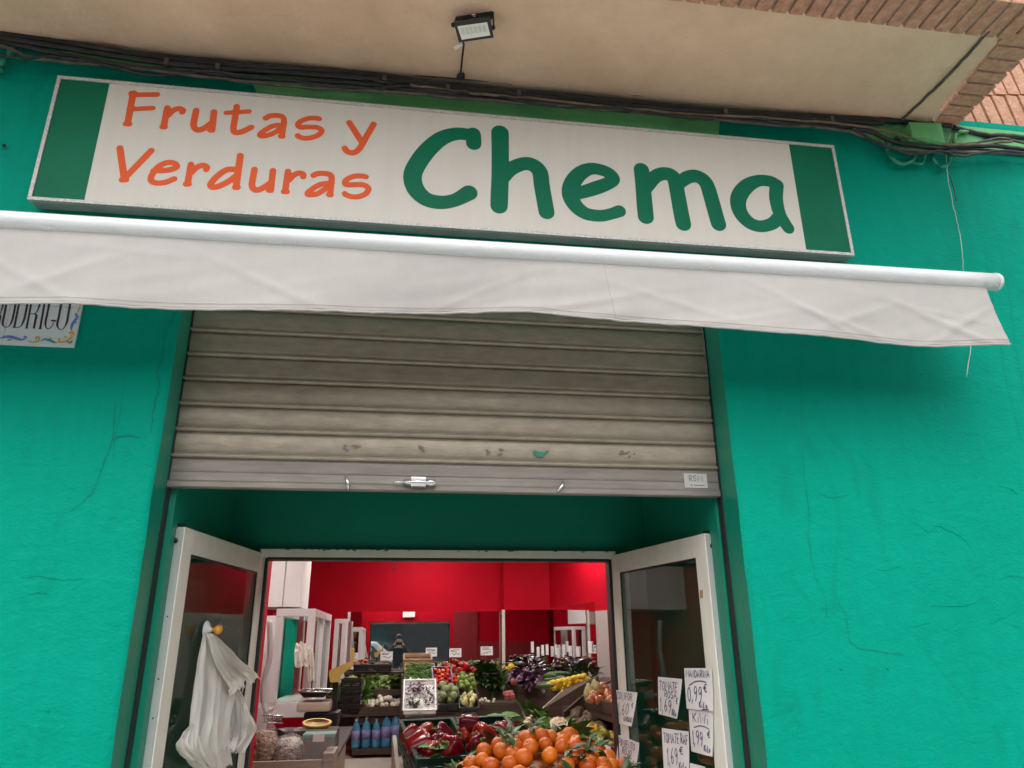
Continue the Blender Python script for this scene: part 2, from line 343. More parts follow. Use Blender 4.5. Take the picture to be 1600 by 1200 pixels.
def mono(name, mb, m, label, cat, group=None, loc=None, rot=None):
    """a thing that is one mesh; origin at its base"""
    if loc is None:
        lo = Vector((sum(v.x for v in mb.v) / len(mb.v), sum(v.y for v in mb.v) / len(mb.v), min(v.z for v in mb.v)))
        for v in mb.v: v -= lo
        o = obj(name, mb, m); o.location = lo
    else:
        o = obj(name, mb, m); o.location = loc
        if rot: o.rotation_euler = rot
    return tag(o, label, cat, group)
def copy_tree(o, parent=None):
    c = o.copy(); COL.objects.link(c)
    if parent is not None: c.parent = parent
    for ch in list(o.children): copy_tree(ch, c)
    return c
def struct(name, mb, m): return obj(name, mb, m, None, False, 'structure')
def smooth_path(pts, k=6):
    """Catmull-Rom over tuples of any length"""
    out = []; n = len(pts)
    if n < 3: return [tuple(np.array(pts[0]) * (1 - t) + np.array(pts[-1]) * t) for t in np.linspace(0, 1, k + 1)]
    P = [np.array(p, float) for p in pts]; P = [2 * P[0] - P[1]] + P + [2 * P[-1] - P[-2]]
    for i in range(1, n):
        for t in np.linspace(0, 1, k, endpoint=False):
            a, b, c, d = P[i - 1:i + 3]
            out.append(tuple(.5 * (2 * b + (c - a) * t + (2 * a - 5 * b + 4 * c - d) * t * t + (3 * b - a - 3 * c + d) * t ** 3)))
    out.append(tuple(P[-2])); return out
def sdf_fill(strokes, cell, to3d):
    """strokes: lists of (x,z,r); returns MB of the filled union, meshed by marching squares"""
    xs = [p[0] for s_ in strokes for p in s_]; zs = [p[1] for s_ in strokes for p in s_]; R = max(p[2] for s_ in strokes for p in s_) + 2 * cell
    x0, x1, z0, z1 = min(xs) - R, max(xs) + R, min(zs) - R, max(zs) + R
    nx = int((x1 - x0) / cell) + 2; nz_ = int((z1 - z0) / cell) + 2
    gx = x0 + cell * np.arange(nx); gz = z0 + cell * np.arange(nz_)
    D = np.full((nz_, nx), 1e3)
    for s_ in strokes:
        for (ax, az, ar), (bx, bz, br) in zip(s_[:-1], s_[1:]):
            m = max(ar, br) + 2 * cell
            i0 = max(0, int((min(ax, bx) - m - x0) / cell)); i1 = min(nx, int((max(ax, bx) + m - x0) / cell) + 2)
            j0 = max(0, int((min(az, bz) - m - z0) / cell)); j1 = min(nz_, int((max(az, bz) + m - z0) / cell) + 2)
            X, Z = np.meshgrid(gx[i0:i1], gz[j0:j1]); dx, dz = bx - ax, bz - az; L2 = dx * dx + dz * dz + 1e-12
            t = np.clip(((X - ax) * dx + (Z - az) * dz) / L2, 0, 1)
            d = np.hypot(X - ax - t * dx, Z - az - t * dz) - (ar + (br - ar) * t)
            D[j0:j1, i0:i1] = np.minimum(D[j0:j1, i0:i1], d)
    vid = {}; V = []; F = []
    def gv(key, x, z):
        if key not in vid: vid[key] = len(V); V.append(to3d(x, z))
        return vid[key]
    mn4 = np.minimum(np.minimum(D[:-1, :-1], D[1:, :-1]), np.minimum(D[:-1, 1:], D[1:, 1:]))
    for j, i in zip(*np.nonzero(mn4 < 0)):
        cs = [(i, j), (i + 1, j), (i + 1, j + 1), (i, j + 1)]; face = []
        for k in range(4):
            a = cs[k]; b = cs[(k + 1) % 4]; da = D[a[1], a[0]]; db = D[b[1], b[0]]
            if da < 0: face.append(gv(a, gx[a[0]], gz[a[1]]))
            if (da < 0) != (db < 0):
                t = da / (da - db); key = (min(a, b), max(a, b))
                face.append(gv(key, gx[a[0]] + (gx[b[0]] - gx[a[0]]) * t, gz[a[1]] + (gz[b[1]] - gz[a[1]]) * t))
        if len(face) > 2: F.append(tuple(face))
    return MB().add(V, F)
def jit(pts, a, k=5):
    p = smooth_path(pts, k); return [(q[0] + random.uniform(-a, a), q[1] + random.uniform(-a, a)) for q in p]

# key dimensions recovered from the photograph (metres)
XL, XR, ZC = -.838, 1.221, 3.908
YS, YD = .14, 1.08
XD0, XD1, ZH = -.6305, 1.009, 2.003
ZSB = 2.1435

# ================================================================== GROUND AND STREET
struct('pavement', MB().b2((-40, -3.6, -.12), (40, 0.02, -.004)), 'pave')
struct('kerb', MB().b2((-40, -3.78, -.12), (40, -3.602, 0.0), .01), 'edge')
struct('road', MB().b2((-40, -11.5, -.2), (40, -3.785, -.13)), 'asph')
struct('far_pavement', MB().b2((-40, -14, -.2), (40, -11.505, 0)), 'pave')
struct('ground', MB().add([(-1500, -1500, -.25), (1500, -1500, -.25), (1500, 1500, -.25), (-1500, 1500, -.25)], [(0, 1, 2, 3)]), 'pave')

# ================================================================== THE BUILDING
BLD = thing('building', 'teal green shop building with brick trimmed overhang and open shop doorway', 'building', (0, 0, 0))
ZT = 2.92
def facade():
    def lines(a, b, step, extra):
        n = int((b - a) / step); L = [a + (b - a) * i / n for i in range(n + 1)] + extra
        return sorted(set(round(x, 4) for x in L))
    ex = [XL, XL - .006, XL - .018, XR, XR + .006, XR + .018]
    xs = [x for x in lines(-4.2, 5.6, .07, []) if min(abs(x - e) for e in ex) > .012]; xs = sorted(xs + ex + [-8, -7, -6, -5, 6.5, 7.5, 8.5, 9.5])
    zs = sorted([z for z in lines(-.1, 3.97, .07, []) if abs(z - ZT) > .03] + [ZT])
    V = []
    for z in zs:
        for x in xs:
            y = .006 * mn.noise(Vector((x * 1.7, z * 1.7, 3))) + .0035 * mn.noise(Vector((x * 6, z * 6, 8)))
            xx = x
            if z <= ZT:
                dl = min(abs(x - XL) if x <= XL else 9, abs(x - XR) if x >= XR else 9)
                if dl < .02: y += .010 * (1 - dl / .02) ** 2
                if dl < .0001: xx += .004 * mn.noise(Vector((z * 5, x, 1))) + .002 * mn.noise(Vector((z * 23, x, 1)))
            V.append((xx, y, z))
    nx = len(xs); F = []
    for j in range(len(zs) - 1):
        for i in range(nx - 1):
            if xs[i] >= XL - 1e-6 and xs[i + 1] <= XR + 1e-6 and zs[j + 1] <= ZT + 1e-6: continue
            F.append((j * nx + i, j * nx + i + 1, (j + 1) * nx + i + 1, (j + 1) * nx + i))
    m = MB().add(V, F, True)
    return m, xs, zs, V, nx
fm, fxs, fzs, FV, fnx = facade()
WALL = obj('facade_wall', fm, 'teal', BLD)
# reveals (gloss paint), recess sides and lintel
for X, sgn in ((XL, 1), (XR, -1)):
    rv = MB()
    i = fxs.index(X); col = [FV[j * fnx + i] for j in range(len(fzs)) if fzs[j] <= ZT + 1e-6]
    n = len(col); vs = [Vector(c) for c in col] + [Vector((X, .135, c[2])) for c in col]
    rv.add(vs, [(k, k + 1, n + k + 1, n + k) for k in range(n - 1)], True)
    obj('reveal', rv, 'teal_smooth', BLD)
rc = MB()
rc.b2((XL - .2, .175, -.1), (-.812, 1.1, 2.55)); rc.b2((1.205, .175, -.1), (XR + .2, 1.1, 2.55))
rc.b2((-.8115, 1.082, 2.04), (1.2045, 1.22, 2.55)); rc.b2((-.8115, 1.084, -.1), (XD0 - .035, 1.2, 2.039)); rc.b2((XD1 + .035, 1.084, -.1), (1.2045, 1.2, 2.039))
rc.b2((XL - .2, .24, 2.551), (XR + .2, 1.22, 2.62))
obj('recess_lining', rc, 'teal_smooth', BLD)
# overhang: rendered soffit edged with soldier bricks
YO, YO2 = -.55, -.715
sf = MB().grid(lambda u, v: Vector((-4.2 + u * (4.2 + 2.375 - .06 * v), .05 - v * .60, ZC + .004 * mn.noise(Vector((u * 9, v * 2, 5))))), 90, 6)
OVH = obj('overhang', sf, 'soffit', BLD)
be = MB(); x = -4.2
while x < 2.50:
    h = random.uniform(-.004, .004)
    be.b2((x, YO + .004 + h, ZC - .012 + h), (x + .056, YO2 + h, ZC + .235), .005); x += .069
t = 0.0
while t < .98:
    y0 = -.04 - t * .51; y1 = y0 - .055
    a0 = 2.385 - .077 * t; a1 = 2.508 - .03 * t; h = random.uniform(-.004, .004)
    be.b2((a0 + h, y0, ZC - .011 + h), (a1 + h, y1, ZC + .22), .005); t += .135
obj('brick_edging', be, 'brick_dark', OVH)
mo = MB().b2((-4.2, YO - .002, ZC - .002), (2.47, YO2 + .010, ZC + .23)); mo.add([(2.392, -.03, ZC - .001), (2.50, -.03, ZC - .001), (2.47, YO, ZC - .001), (2.315, YO, ZC - .001), (2.392, -.03, ZC + .2), (2.50, -.03, ZC + .2), (2.47, YO, ZC + .2), (2.315, YO, ZC + .2)], [(0, 1, 2, 3), (4, 5, 6, 7), (0, 1, 5, 4), (1, 2, 6, 5), (2, 3, 7, 6), (3, 0, 4, 7)])
obj('mortar_bed', mo, 'mortar', OVH)
bx_ = MB(); x = -4.2; row = 0
for row in range(3):
    x = -4.2 + (row % 2) * .12
    while x < 2.4:
        bx_.b2((x, YO2 + .003 + random.uniform(-.002, .002), ZC + .247 + row * .067), (x + .232, YO2 + .11, ZC + .302 + row * .067), .004); x += .243
obj('parapet_brickwork', bx_, 'brick', OVH)
obj('parapet_mortar', MB().b2((-4.2, YO2 + .012, ZC + .236), (2.47, YO2 + .14, ZC + .5)), 'mortar', OVH)
# leaning soldier bricks of the upper wall on the right
ub = MB(); um = MB()
def upx(c, y): return A(1596.6 + c * 20.5 + (y - 206) * .46, y, .03)
rows = [(207, 149), (146, 90), (87, 28), (25, -40), (-43, -110)]
for ri, (ya, yb) in enumerate(rows):
    for c in range(-7, 22):
        o = (.35 if ri % 2 else 0)
        sl_ = lambda q: (q - 1590) * .13 * 0
        P = [upx(c + o, ya), upx(c + o + .80, ya + 2), upx(c + o + .80, yb + 2), upx(c + o, yb)]
        if P[0].x < 2.46: continue
        P = [p + Vector((0, random.uniform(-.003, .003), 0)) for p in P]
        ub.poly(P, (0, .06, 0))
obj('upper_brickwork', ub, 'brick', BLD)
obj('upper_mortar', MB().b2((2.45, .042, 3.985), (9.5, .3, 6.0)), 'mortar', BLD)
# old lighter green paint left behind the cables
def paint_patch(pxs, y=-.0105):
    P = [at(a, b, 1, y) for a, b in smooth_path(pxs, 4)]
    bm = bmesh.new(); vs = [bm.verts.new(p) for p in P]; f = bm.faces.new(vs); bmesh.ops.triangulate(bm, faces=[f]); m = MB(); return m.bm(bm)
obj('old_paint', paint_patch([(392, 108), (392, 122), (400, 140), (430, 160), (700, 190), (900, 210), (1100, 224), (1120, 212), (1114, 190), (1130, 186), (1160, 184), (1150, 170), (900, 152), (640, 128), (480, 112)]), 'oldgreen', WALL)
obj('old_paint', paint_patch([(90, 78), (96, 92), (200, 108), (300, 118), (384, 124), (384, 108), (250, 92), (150, 80)]), 'oldgreen', WALL)
obj('old_paint', paint_patch([(1300, 190), (1340, 208), (1385, 232), (1400, 212), (1420, 224), (1500, 236), (1560, 236), (1640, 246), (1640, 214), (1500, 196), (1440, 184), (1380, 186)], -.011), 'oldgreen', WALL)
# cracks and ridges of the render follow the uneven wall face
def wall_y(x, z):
    i = min(max(int(np.searchsorted(fxs, x)) - 1, 0), fnx - 2); j = min(max(int(np.searchsorted(fzs, z)) - 1, 0), len(fzs) - 2)
    u = (x - fxs[i]) / (fxs[i + 1] - fxs[i]); v = (z - fzs[j]) / (fzs[j + 1] - fzs[j]); g = lambda a, b: FV[b * fnx + a][1]
    return (g(i, j) * (1 - u) + g(i + 1, j) * u) * (1 - v) + (g(i, j + 1) * (1 - u) + g(i + 1, j + 1) * u) * v
def on_wall(px, py, off):
    p = A(px, py, 0); return Vector((p.x, wall_y(p.x, p.z) + off, p.z))
CRM = mat('crack_shadow_paint', (.001, .10, .07), .9)
for pts, wd in [([(276, 488), (258, 520), (254, 560), (246, 580), (249, 600), (240, 640), (236, 676)], 3.0), ([(205, 555), (195, 600), (188, 640), (180, 690), (178, 720)], 1.5),
                ([(180, 628), (178, 660), (177, 682), (170, 705), (160, 730), (154, 748), (140, 775), (110, 800)], 2.4), ([(177, 684), (195, 681), (222, 684)], 2.6),
                ([(1249, 560), (1252, 640), (1254, 720), (1260, 770), (1263, 800), (1264, 850), (1274, 900), (1287, 930), (1291, 965)], 2.2), ([(1310, 940), (1322, 965), (1328, 1000), (1347, 1014), (1380, 1019), (1412, 1023)], 2.8),
                ([(1538, 400), (1552, 470), (1570, 590), (1596, 690)], 1.6), ([(1565, 400), (1580, 480), (1590, 560), (1604, 640)], 1.4), ([(1254, 915), (1262, 950), (1275, 985)], 1.0), ([(1425, 985), (1455, 1030), (1490, 1070), (1520, 1110)], 1.0)]:
    q = jit(pts, 1.1, 6); P = [on_wall(a, b, -.0022) for a, b in q]
    cr = MB().ribbon(P, [(.00075 * wd) * random.uniform(.5, 1.25) * (1 - .6 * abs(i / len(P) - .5)) for i in range(len(P))], (0, -1, 0))
    obj('crack', cr, CRM, WALL)
for pts, r in [([(1425, 816), (1440, 824), (1452, 832), (1464, 821), (1480, 828), (1500, 838), (1512, 850), (1525, 870)], .0035), ([(1452, 947), (1480, 947), (1510, 945), (1540, 934)], .0035), ([(1368, 890), (1385, 891), (1402, 886), (1415, 890)], .0025),
               ([(1420, 980), (1440, 976), (1452, 973)], .0025), ([(1545, 975), (1565, 966), (1590, 955)], .003), ([(1560, 906), (1580, 900), (1600, 904)], .0025), ([(180, 686), (200, 682), (224, 685)], .0028), ([(30, 903), (60, 900), (95, 906), (130, 904)], .0025), ([(1275, 770), (1300, 778), (1330, 772)], .0022), ([(1560, 758), (1580, 764), (1590, 772)], .003), ([(148, 512), (165, 514), (182, 510)], .0025), ([(40, 930), (60, 926), (75, 928)], .003), ([(68, 1108), (78, 1112)], .004), ([(1310, 1042), (1316, 1046)], .005), ([(1383, 1042), (1388, 1046)], .005)]:
    rg = MB().tube([on_wall(a, b, -.001 + r * .15) for a, b in jit(pts, .8, 4)], [r * .5 * max(.15, sin(pi * (i + .5) / (4 * (len(pts) - 1) + 1 if len(pts) > 2 else 7))) for i in range(len(jit(pts, 0, 4)))], 8)
    obj('plaster_ridge', rg, 'teal', WALL)

# ================================================================== SHOP SIGN
SX0, SX1, SZ0, SZ1, SY = -1.3918, 1.8248, 3.134, 3.6906, -.0781
SGN = thing('shop_sign', 'long white light box sign with orange and green lettering between two green ends', 'shop sign', ((SX0 + SX1) / 2, 0, SZ0))
cs = MB().b2((SX0 + .004, -.062, SZ0 + .003), (SX1 - .004, -.012, SZ1 - .003), .002); obj('casing', cs, 'alu_dull', SGN)
tr = MB(); T_ = .0135
tr.b2((SX0, SY, SZ0), (SX1, -.060, SZ0 + T_), .002); tr.b2((SX0, SY, SZ1 - T_), (SX1, -.060, SZ1), .002)
tr.b2((SX0, SY, SZ0 + T_), (SX0 + T_, -.060, SZ1 - T_), .002); tr.b2((SX1 - T_, SY, SZ0 + T_), (SX1, -.060, SZ1 - T_), .002)
obj('trim', tr, mat('hammered_aluminium', (.46, .45, .44), .4, .6, col2=(.72, .70, .68), vscale=150, bump=.7, bscale=170), SGN)
YP = -.0735
gl_ = A(152, 220, YP).x; gr_ = A(1246.5, 310, YP).x
obj('panel', MB().b2((gl_, YP, SZ0 + T_), (gr_, -.0615, SZ1 - T_)), 'signwhite', SGN)
for a, b in ((SX0 + T_, gl_), (gr_, SX1 - T_)): obj('green_end', MB().b2((a + .0003, YP, SZ0 + T_), (b - .0003, -.0615, SZ1 - T_)), 'signgreen', SGN)
def zt(ox, oy, k):
    def f(pts, r):
        out = []
        for p in pts:
            q = A(ox + p[0] / k, oy + p[1] / k, YP - .002); rr = (p[2] if len(p) > 2 else r) / k
            out.append((q.x, q.z, S(rr, q)))
        return out
    return f
r1 = zt(150, 120, 5.3333); r2 = zt(400, 130, 6.0); r3 = zt(610, 180, 5.3333); r4 = zt(860, 200, 4.0)
def sp(tf, pts, r, k=6): return tf(smooth_path([p if len(p) == 3 else (*p, r) for p in pts], k), r)
def ln(tf, pts, r): return tf(pts, r)
FR = [ln(r1, [(308, 140), (262, 385)], 27), ln(r1, [(300, 138), (314, 136)], 31), ln(r1, [(246, 390), (276, 392)], 24), ln(r1, [(300, 148), (508, 145)], 24), ln(r1, [(276, 268), (472, 258)], 23),
      ln(r1, [(594, 257), (563, 412)], 27), ln(r1, [(552, 415), (572, 417)], 24), sp(r1, [(602, 318), (640, 280), (690, 262), (722, 275), (718, 292)], 25),
      sp(r1, [(834, 278), (815, 370), (814, 410), (840, 440), (890, 432), (945, 395), (975, 370)], 27), ln(r1, [(982, 290), (966, 440)], 27), ln(r1, [(952, 442), (968, 444)], 25),
      sp(r1, [(1172, 245), (1156, 350), (1144, 430), (1160, 462), (1215, 455), (1293, 418)], 26), ln(r1, [(1085, 298), (1275, 286)], 22),
      sp(r2, [(90, 325), (130, 305), (200, 300), (248, 315), (262, 355), (252, 420), (243, 492)], 28), ln(r2, [(232, 494), (248, 496)], 27), sp(r2, [(240, 392), (160, 398), (80, 440), (36, 480), (62, 494), (130, 480), (200, 445), (250, 405)], 27),
      sp(r2, [(592, 332), (560, 325), (490, 328), (420, 355), (392, 385), (415, 410), (490, 408), (570, 412), (615, 440), (590, 480), (520, 508), (450, 513), (405, 500), (390, 488)], 27),
      ln(r2, [(875, 368), (990, 545)], 30), sp(r2, [(1102, 383), (1040, 490), (970, 610), (915, 648), (860, 640), (832, 608)], 30)]
VE = [ln(r1, [(198, 592), (235, 850)], 28), ln(r1, [(460, 612), (250, 830)], 27), ln(r1, [(215, 856), (248, 856)], 26),
      sp(r1, [(478, 782), (590, 776), (655, 760), (672, 738), (640, 715), (580, 716), (512, 752), (465, 815), (458, 862), (500, 882), (575, 878), (650, 848)], 26),
      ln(r1, [(790, 728), (762, 888)], 27), ln(r1, [(748, 892), (772, 892)], 25), sp(r1, [(798, 792), (835, 755), (890, 735), (922, 750), (918, 770)], 26),
      ln(r1, [(1202, 655), (1167, 915)], 28), ln(r1, [(1158, 920), (1180, 920)], 25), sp(r1, [(1170, 770), (1090, 772), (1010, 825), (955, 890), (968, 916), (1015, 912), (1100, 872), (1170, 820)], 27),
      sp(r1, [(1320, 770), (1305, 850), (1299, 905), (1325, 940), (1375, 932), (1450, 885)], 27), ln(r1, [(1474, 780), (1455, 940)], 27), ln(r1, [(1440, 944), (1458, 944)], 25),
      ln(r2, [(300, 825), (272, 1010)], 30), ln(r2, [(260, 1014), (290, 1016)], 27), sp(r2, [(310, 905), (350, 862), (400, 840), (440, 850), (442, 875)], 29),
      sp(r2, [(538, 862), (580, 845), (650, 845), (700, 860), (710, 905), (702, 970), (696, 1042)], 29), ln(r2, [(685, 1042), (700, 1044)], 28), sp(r2, [(690, 935), (600, 948), (525, 992), (482, 1030), (505, 1044), (570, 1035), (640, 995), (695, 960)], 28),
      sp(r2, [(1030, 875), (990, 868), (920, 870), (855, 897), (832, 930), (855, 950), (935, 948), (1010, 952), (1055, 985), (1030, 1032), (965, 1060), (900, 1062), (845, 1045), (832, 1032)], 28)]
CH = [sp(r3, [(690, 155, 64), (695, 195, 64), (695, 233, 64)], 64), sp(r3, [(665, 160, 60), (545, 153, 62), (420, 195, 70), (300, 300, 76), (210, 430, 77), (184, 520, 77), (215, 620, 74), (300, 698, 68), (420, 724, 65), (540, 705, 62), (655, 645, 72)], 66),
      sp(r3, [(914, 145, 74), (916, 300, 73), (915, 500, 73), (908, 700, 74), (906, 755, 72)], 73), sp(r3, [(920, 540, 60), (1000, 450, 64), (1100, 405, 64), (1180, 410, 66), (1245, 470, 68), (1262, 580, 68), (1285, 710, 68), (1302, 805, 68)], 67),
      sp(r4, [(160, 412, 42), (280, 375, 48), (370, 340, 44), (394, 312, 42), (350, 272, 42), (262, 252, 43), (190, 280, 50), (140, 340, 54), (124, 410, 54), (155, 480, 50), (220, 532, 45), (310, 547, 42), (380, 535, 40), (432, 518, 42)], 45),
      sp(r4, [(570, 260, 50), (580, 360, 50), (590, 480, 52), (597, 553, 52)], 51), sp(r4, [(600, 370, 44), (660, 300, 46), (725, 284, 48), (775, 315, 50), (798, 420, 50), (816, 520, 51), (832, 597, 51)], 50), sp(r4, [(800, 345, 44), (860, 306, 46), (920, 302, 48), (975, 345, 49), (1010, 450, 50), (1035, 540, 50), (1052, 598, 50)], 48),
      sp(r4, [(1418, 355, 44), (1375, 332, 42), (1300, 328, 42), (1225, 365, 50), (1176, 440, 53), (1188, 525, 50), (1245, 590, 46), (1315, 613, 42), (1385, 597, 42), (1425, 560, 42)], 46), sp(r4, [(1415, 365, 46), (1412, 440, 46), (1432, 530, 44), (1465, 590, 42), (1488, 624, 40)], 44)]
for st, m_ in ((FR, 'signorange'), (VE, 'signorange'), (CH, 'signgreen')): obj('lettering', sdf_fill(st, .003, lambda x, z: Vector((x, YP - .0006, z))), m_, SGN)

# ================================================================== AWNING
YB = -.28
b0, b1 = A(0, 345.5, YB), A(1553, 441, YB); bd = (b1 - b0); bL = b0 - bd * .35
AWN = thing('awning', 'retracted off white canvas awning with white front bar and hanging valance', 'awning', (b0 + b1) / 2)
obj('front_bar', MB().tube([bL + (b1 - bL) * i / 30 for i in range(31)], .0345, 24), 'bar', AWN)
cap = MB(); ax_ = bd.normalized()
cap.tube([b1 + ax_ * .0, b1 + ax_ * .008, b1 + ax_ * .016, b1 + ax_ * .021], [.0365, .0365, .033, .020], 24); obj('end_cap', cap, 'bar', AWN)
bot = [(-560, 476), (-300, 475), (-100, 478), (0, 479), (130, 481), (280, 486), (420, 489), (520, 489), (640, 487), (740, 486), (830, 489), (900, 498), (1000, 505), (1090, 513), (1210, 525), (1330, 531), (1440, 541), (1500, 541), (1545, 540), (1576, 539)]
bp_ = [A(a, b, YB) for a, b in smooth_path(bot, 8)]
bxs = np.array([p.x for p in bp_]); bzs = np.array([p.z for p in bp_]); XB0, XB1 = bxs[0], A(1576, 539, YB).x; XT1 = A(1536, 452, YB).x
def crease(x, v):
    c = 0
    for (cx, cv, sl_, am, wd) in ((1.4, .55, .9, .0022, .014), (1.72, .5, -.7, .0020, .012), (2.0, .7, .8, .0028, .014), (1.9, .45, .35, .0016, .010), (.9, .6, .5, .0016, .014), (.3, .5, -.9, .0016, .013), (-.5, .6, .8, .0020, .016), (-1.05, .5, -.8, .0022, .016), (-.95, .25, .1, .0020, .012), (-1.2, .7, .9, .0018, .014), (1.2, .8, -.4, .0018, .012), (1.55, .75, .5, .0018, .012), (.6, .75, -.5, .0014, .012), (2.12, .55, -.9, .0022, .013)):
        d = (v - cv) * .27 - sl_ * (x - cx) * .6; c += 3.2 * am * exp(-(d / wd) ** 2) * exp(-((x - cx) / .25) ** 2)
    return -c * v
def val(u, v):
    xb = XB0 + (XB1 - XB0) * u; xt = XB0 + (XT1 - XB0) * u; x = xt + (xb - xt) * v ** 1.3
    zt_ = b0.z + (x - b0.x) / (b1.x - b0.x) * (b1.z - b0.z) - .02; zb = float(np.interp(xb, bxs, bzs)); z = zt_ + (zb - zt_) * v
    y = YB - .012 + v * (.014 * sin(x * 3.1 + 1) + .010 * sin(x * 7.7 + v) + .009 * mn.noise(Vector((x * 2.2, v * 1.5, 0)))) + .004 * v * mn.noise(Vector((x * 6 + v * 5, v * 3, 2))) + crease(x, v)
    return Vector((x, y, z))
vm = MB().grid(val, 340, 26); VAL = obj('valance', vm, 'canvas', AWN)
sm_ = VAL.modifiers.new('thick', 'SOLIDIFY'); sm_.thickness = .0015
hm = MB().tube([val(i / 260, 1.0) + Vector((0, -.001, .003 * mn.noise(Vector((i * .3, 0, 0))))) for i in range(261)], .0042, 6); obj('hem', hm, 'canvas', VAL)
st_ = MB().ribbon([val(i / 260, .93) + Vector((0, -.0035, 0)) for i in range(261)], .0015, (0, -1, 0)); obj('stitching', st_, mat('brownish_thread', (.33, .26, .22), .9), VAL)
obj('seam', MB().ribbon([val(.655, i / 20) + Vector((0, -.0022, 0)) for i in range(21)], .0022, (0, -1, 0)), mat('seam_thread', (.50, .475, .46), .9), VAL)
obj('canopy_fabric', MB().grid(lambda u, v: Vector((bL.x + (b1.x - .06 - bL.x) * u, -.30 + .24 * v, 2.95 + .035 * v + .01 * sin(v * pi))), 40, 6), 'canvas', AWN)
obj('roller', MB().tube([Vector((bL.x, -.055, 3.0)), Vector((b1.x - .08, -.055, 3.0))], .042, 16), 'canvas', AWN)
dr = MB()
for i in range(130):
    x = random.uniform(-1.35, 2.24); tt = (x - b0.x) / (b1.x - b0.x); z = b0.z + tt * (b1.z - b0.z); a = random.choice([random.uniform(-2.1, -1.45), random.uniform(-2.1, -1.45), random.uniform(-3.4, -1.5)])
    r = random.uniform(.0010, .0028); dr.ball((x, YB + .0345 * cos(a) * -1 * 0 + .0345 * sin(a - pi / 2 + pi / 2) * .55 - .008, z - .0345 * .86 + random.uniform(-.002, .004)), r, 1)
obj('water_drops', dr, mat('water_drops', (.75, .78, .8), .05, spec=.9, trans=.35), AWN)['kind'] = 'stuff'

# ================================================================== ROLLER SHUTTER
SHT = thing('roller_shutter', 'half raised grey galvanised roller shutter above the shop doorway', 'shutter', (.19, YS, ZSB))
PZ = .1045; prof = []; z = ZSB + .132
def yz(px, py): return A(px, py, YS).z
joints = [yz(297, 517), yz(291, 552), yz(285, 590), yz(279, 631), yz(273, 672), yz(266, 714)]
step = (joints[0] - joints[-1]) / 5; zr = joints[-1]
sl = MB(); xs0, xs1 = -.836, 1.2125
for k in range(7):
    z0 = zr + k * step
    prof = [(.012, z0 - .001), (.002, z0 + .000), (-.0055, z0 + .003), (-.0075, z0 + .008), (-.0055, z0 + .013), (-.0005, z0 + .0155), (.004, z0 + .0165), (.0045, z0 + .0195), (.0015, z0 + .0215)] + [(-.0028 * sin(pi * q) + .0012, z0 + .0215 + (step - .0235) * q) for q in (.15, .4, .6, .85)] + [(.0035, z0 + step - .002), (.012, z0 + step - .0015)]
    def fn(u, v, prof=prof):
        i = min(len(prof) - 2, int(v * (len(prof) - 1) + 1e-6)); t = v * (len(prof) - 1) - i
        y = prof[i][0] + (prof[i + 1][0] - prof[i][0]) * t; zz = prof[i][1] + (prof[i + 1][1] - prof[i][1]) * t
        x = xs0 + (xs1 - xs0) * u
        return Vector((x, YS + y + .0016 * mn.noise(Vector((x * 1.5, k * 3.3, 0))), zz + .0012 * mn.noise(Vector((x * 1.1, k * 5.1, 4)))))
    sl.grid(fn, 40, len(prof) - 1, True)
obj('curtain', sl, 'slat', SHT)
zb1 = zr - .001
brl = MB(); pr_ = [(.03, ZSB + .002), (-.004, ZSB), (-.009, ZSB + .004), (-.009, ZSB + .020), (-.003, ZSB + .028), (-.002, ZSB + .055), (-.005, ZSB + .06), (-.002, ZSB + .066), (-.003, zb1 - .008), (.004, zb1)]
brl.grid(lambda u, v: Vector((xs0 + (xs1 - xs0) * u, YS + float(np.interp(v, np.linspace(0, 1, len(pr_)), [p[0] for p in pr_])), float(np.interp(v, np.linspace(0, 1, len(pr_)), [p[1] for p in pr_])))), 20, len(pr_) - 1, False)
obj('bottom_rail', brl, mat('bottom_rail_metal', (.19, .17, .15), .5, .5, col2=(.29, .26, .23), vscale=4, stretch=(1, 1, 9), bump=.15, bscale=40), SHT)
YF = YS - .012
lk = MB(); c = A(654, 754, YF - .012); q = A(634, 755, YF - .01)
lk.b2((c.x - .027, YF - .022, c.z - .019), (c.x + .027, YS - .004, c.z + .019), .004)
LK = obj('lock', lk, 'steel', SHT)
l2 = MB(); l2.tube([c + Vector((-.092, 0, 0)), c + Vector((-.05, 0, 0))], .0035, 8); l2.tube([c + Vector((-.055, 0, 0)), c + Vector((.058, 0, -.001))], .0115, 12); l2.tube([c + Vector((.028, 0, 0)), c + Vector((.062, 0, 0))], .013, 10); obj('bolt', l2, 'steel', LK)
for (a, b, e, f_) in ((540, 745, 544, 763), (880, 753, 872, 767)):
    p0 = A(a, b, YF - .004); p1 = A(e, f_, YF - .012); h = MB().tube([p0 + Vector((0, .012, .002)), p0, (p0 + p1) / 2 + Vector((.004, -.008, 0)), p1, p1 + Vector((0, .016, -.002))], [.0045, .005, .006, .005, .004], 8); obj('pull_handle', h, 'steel', SHT)
k0, k1 = A(1069, 739, YF), A(1107, 762, YF)
STK = obj('sticker', MB().b2((k0.x, YF + .006, k1.z), (k1.x, YF + .0085, k0.z)), mat('silver_sticker', (.50, .49, .46), .4, .2), SHT)

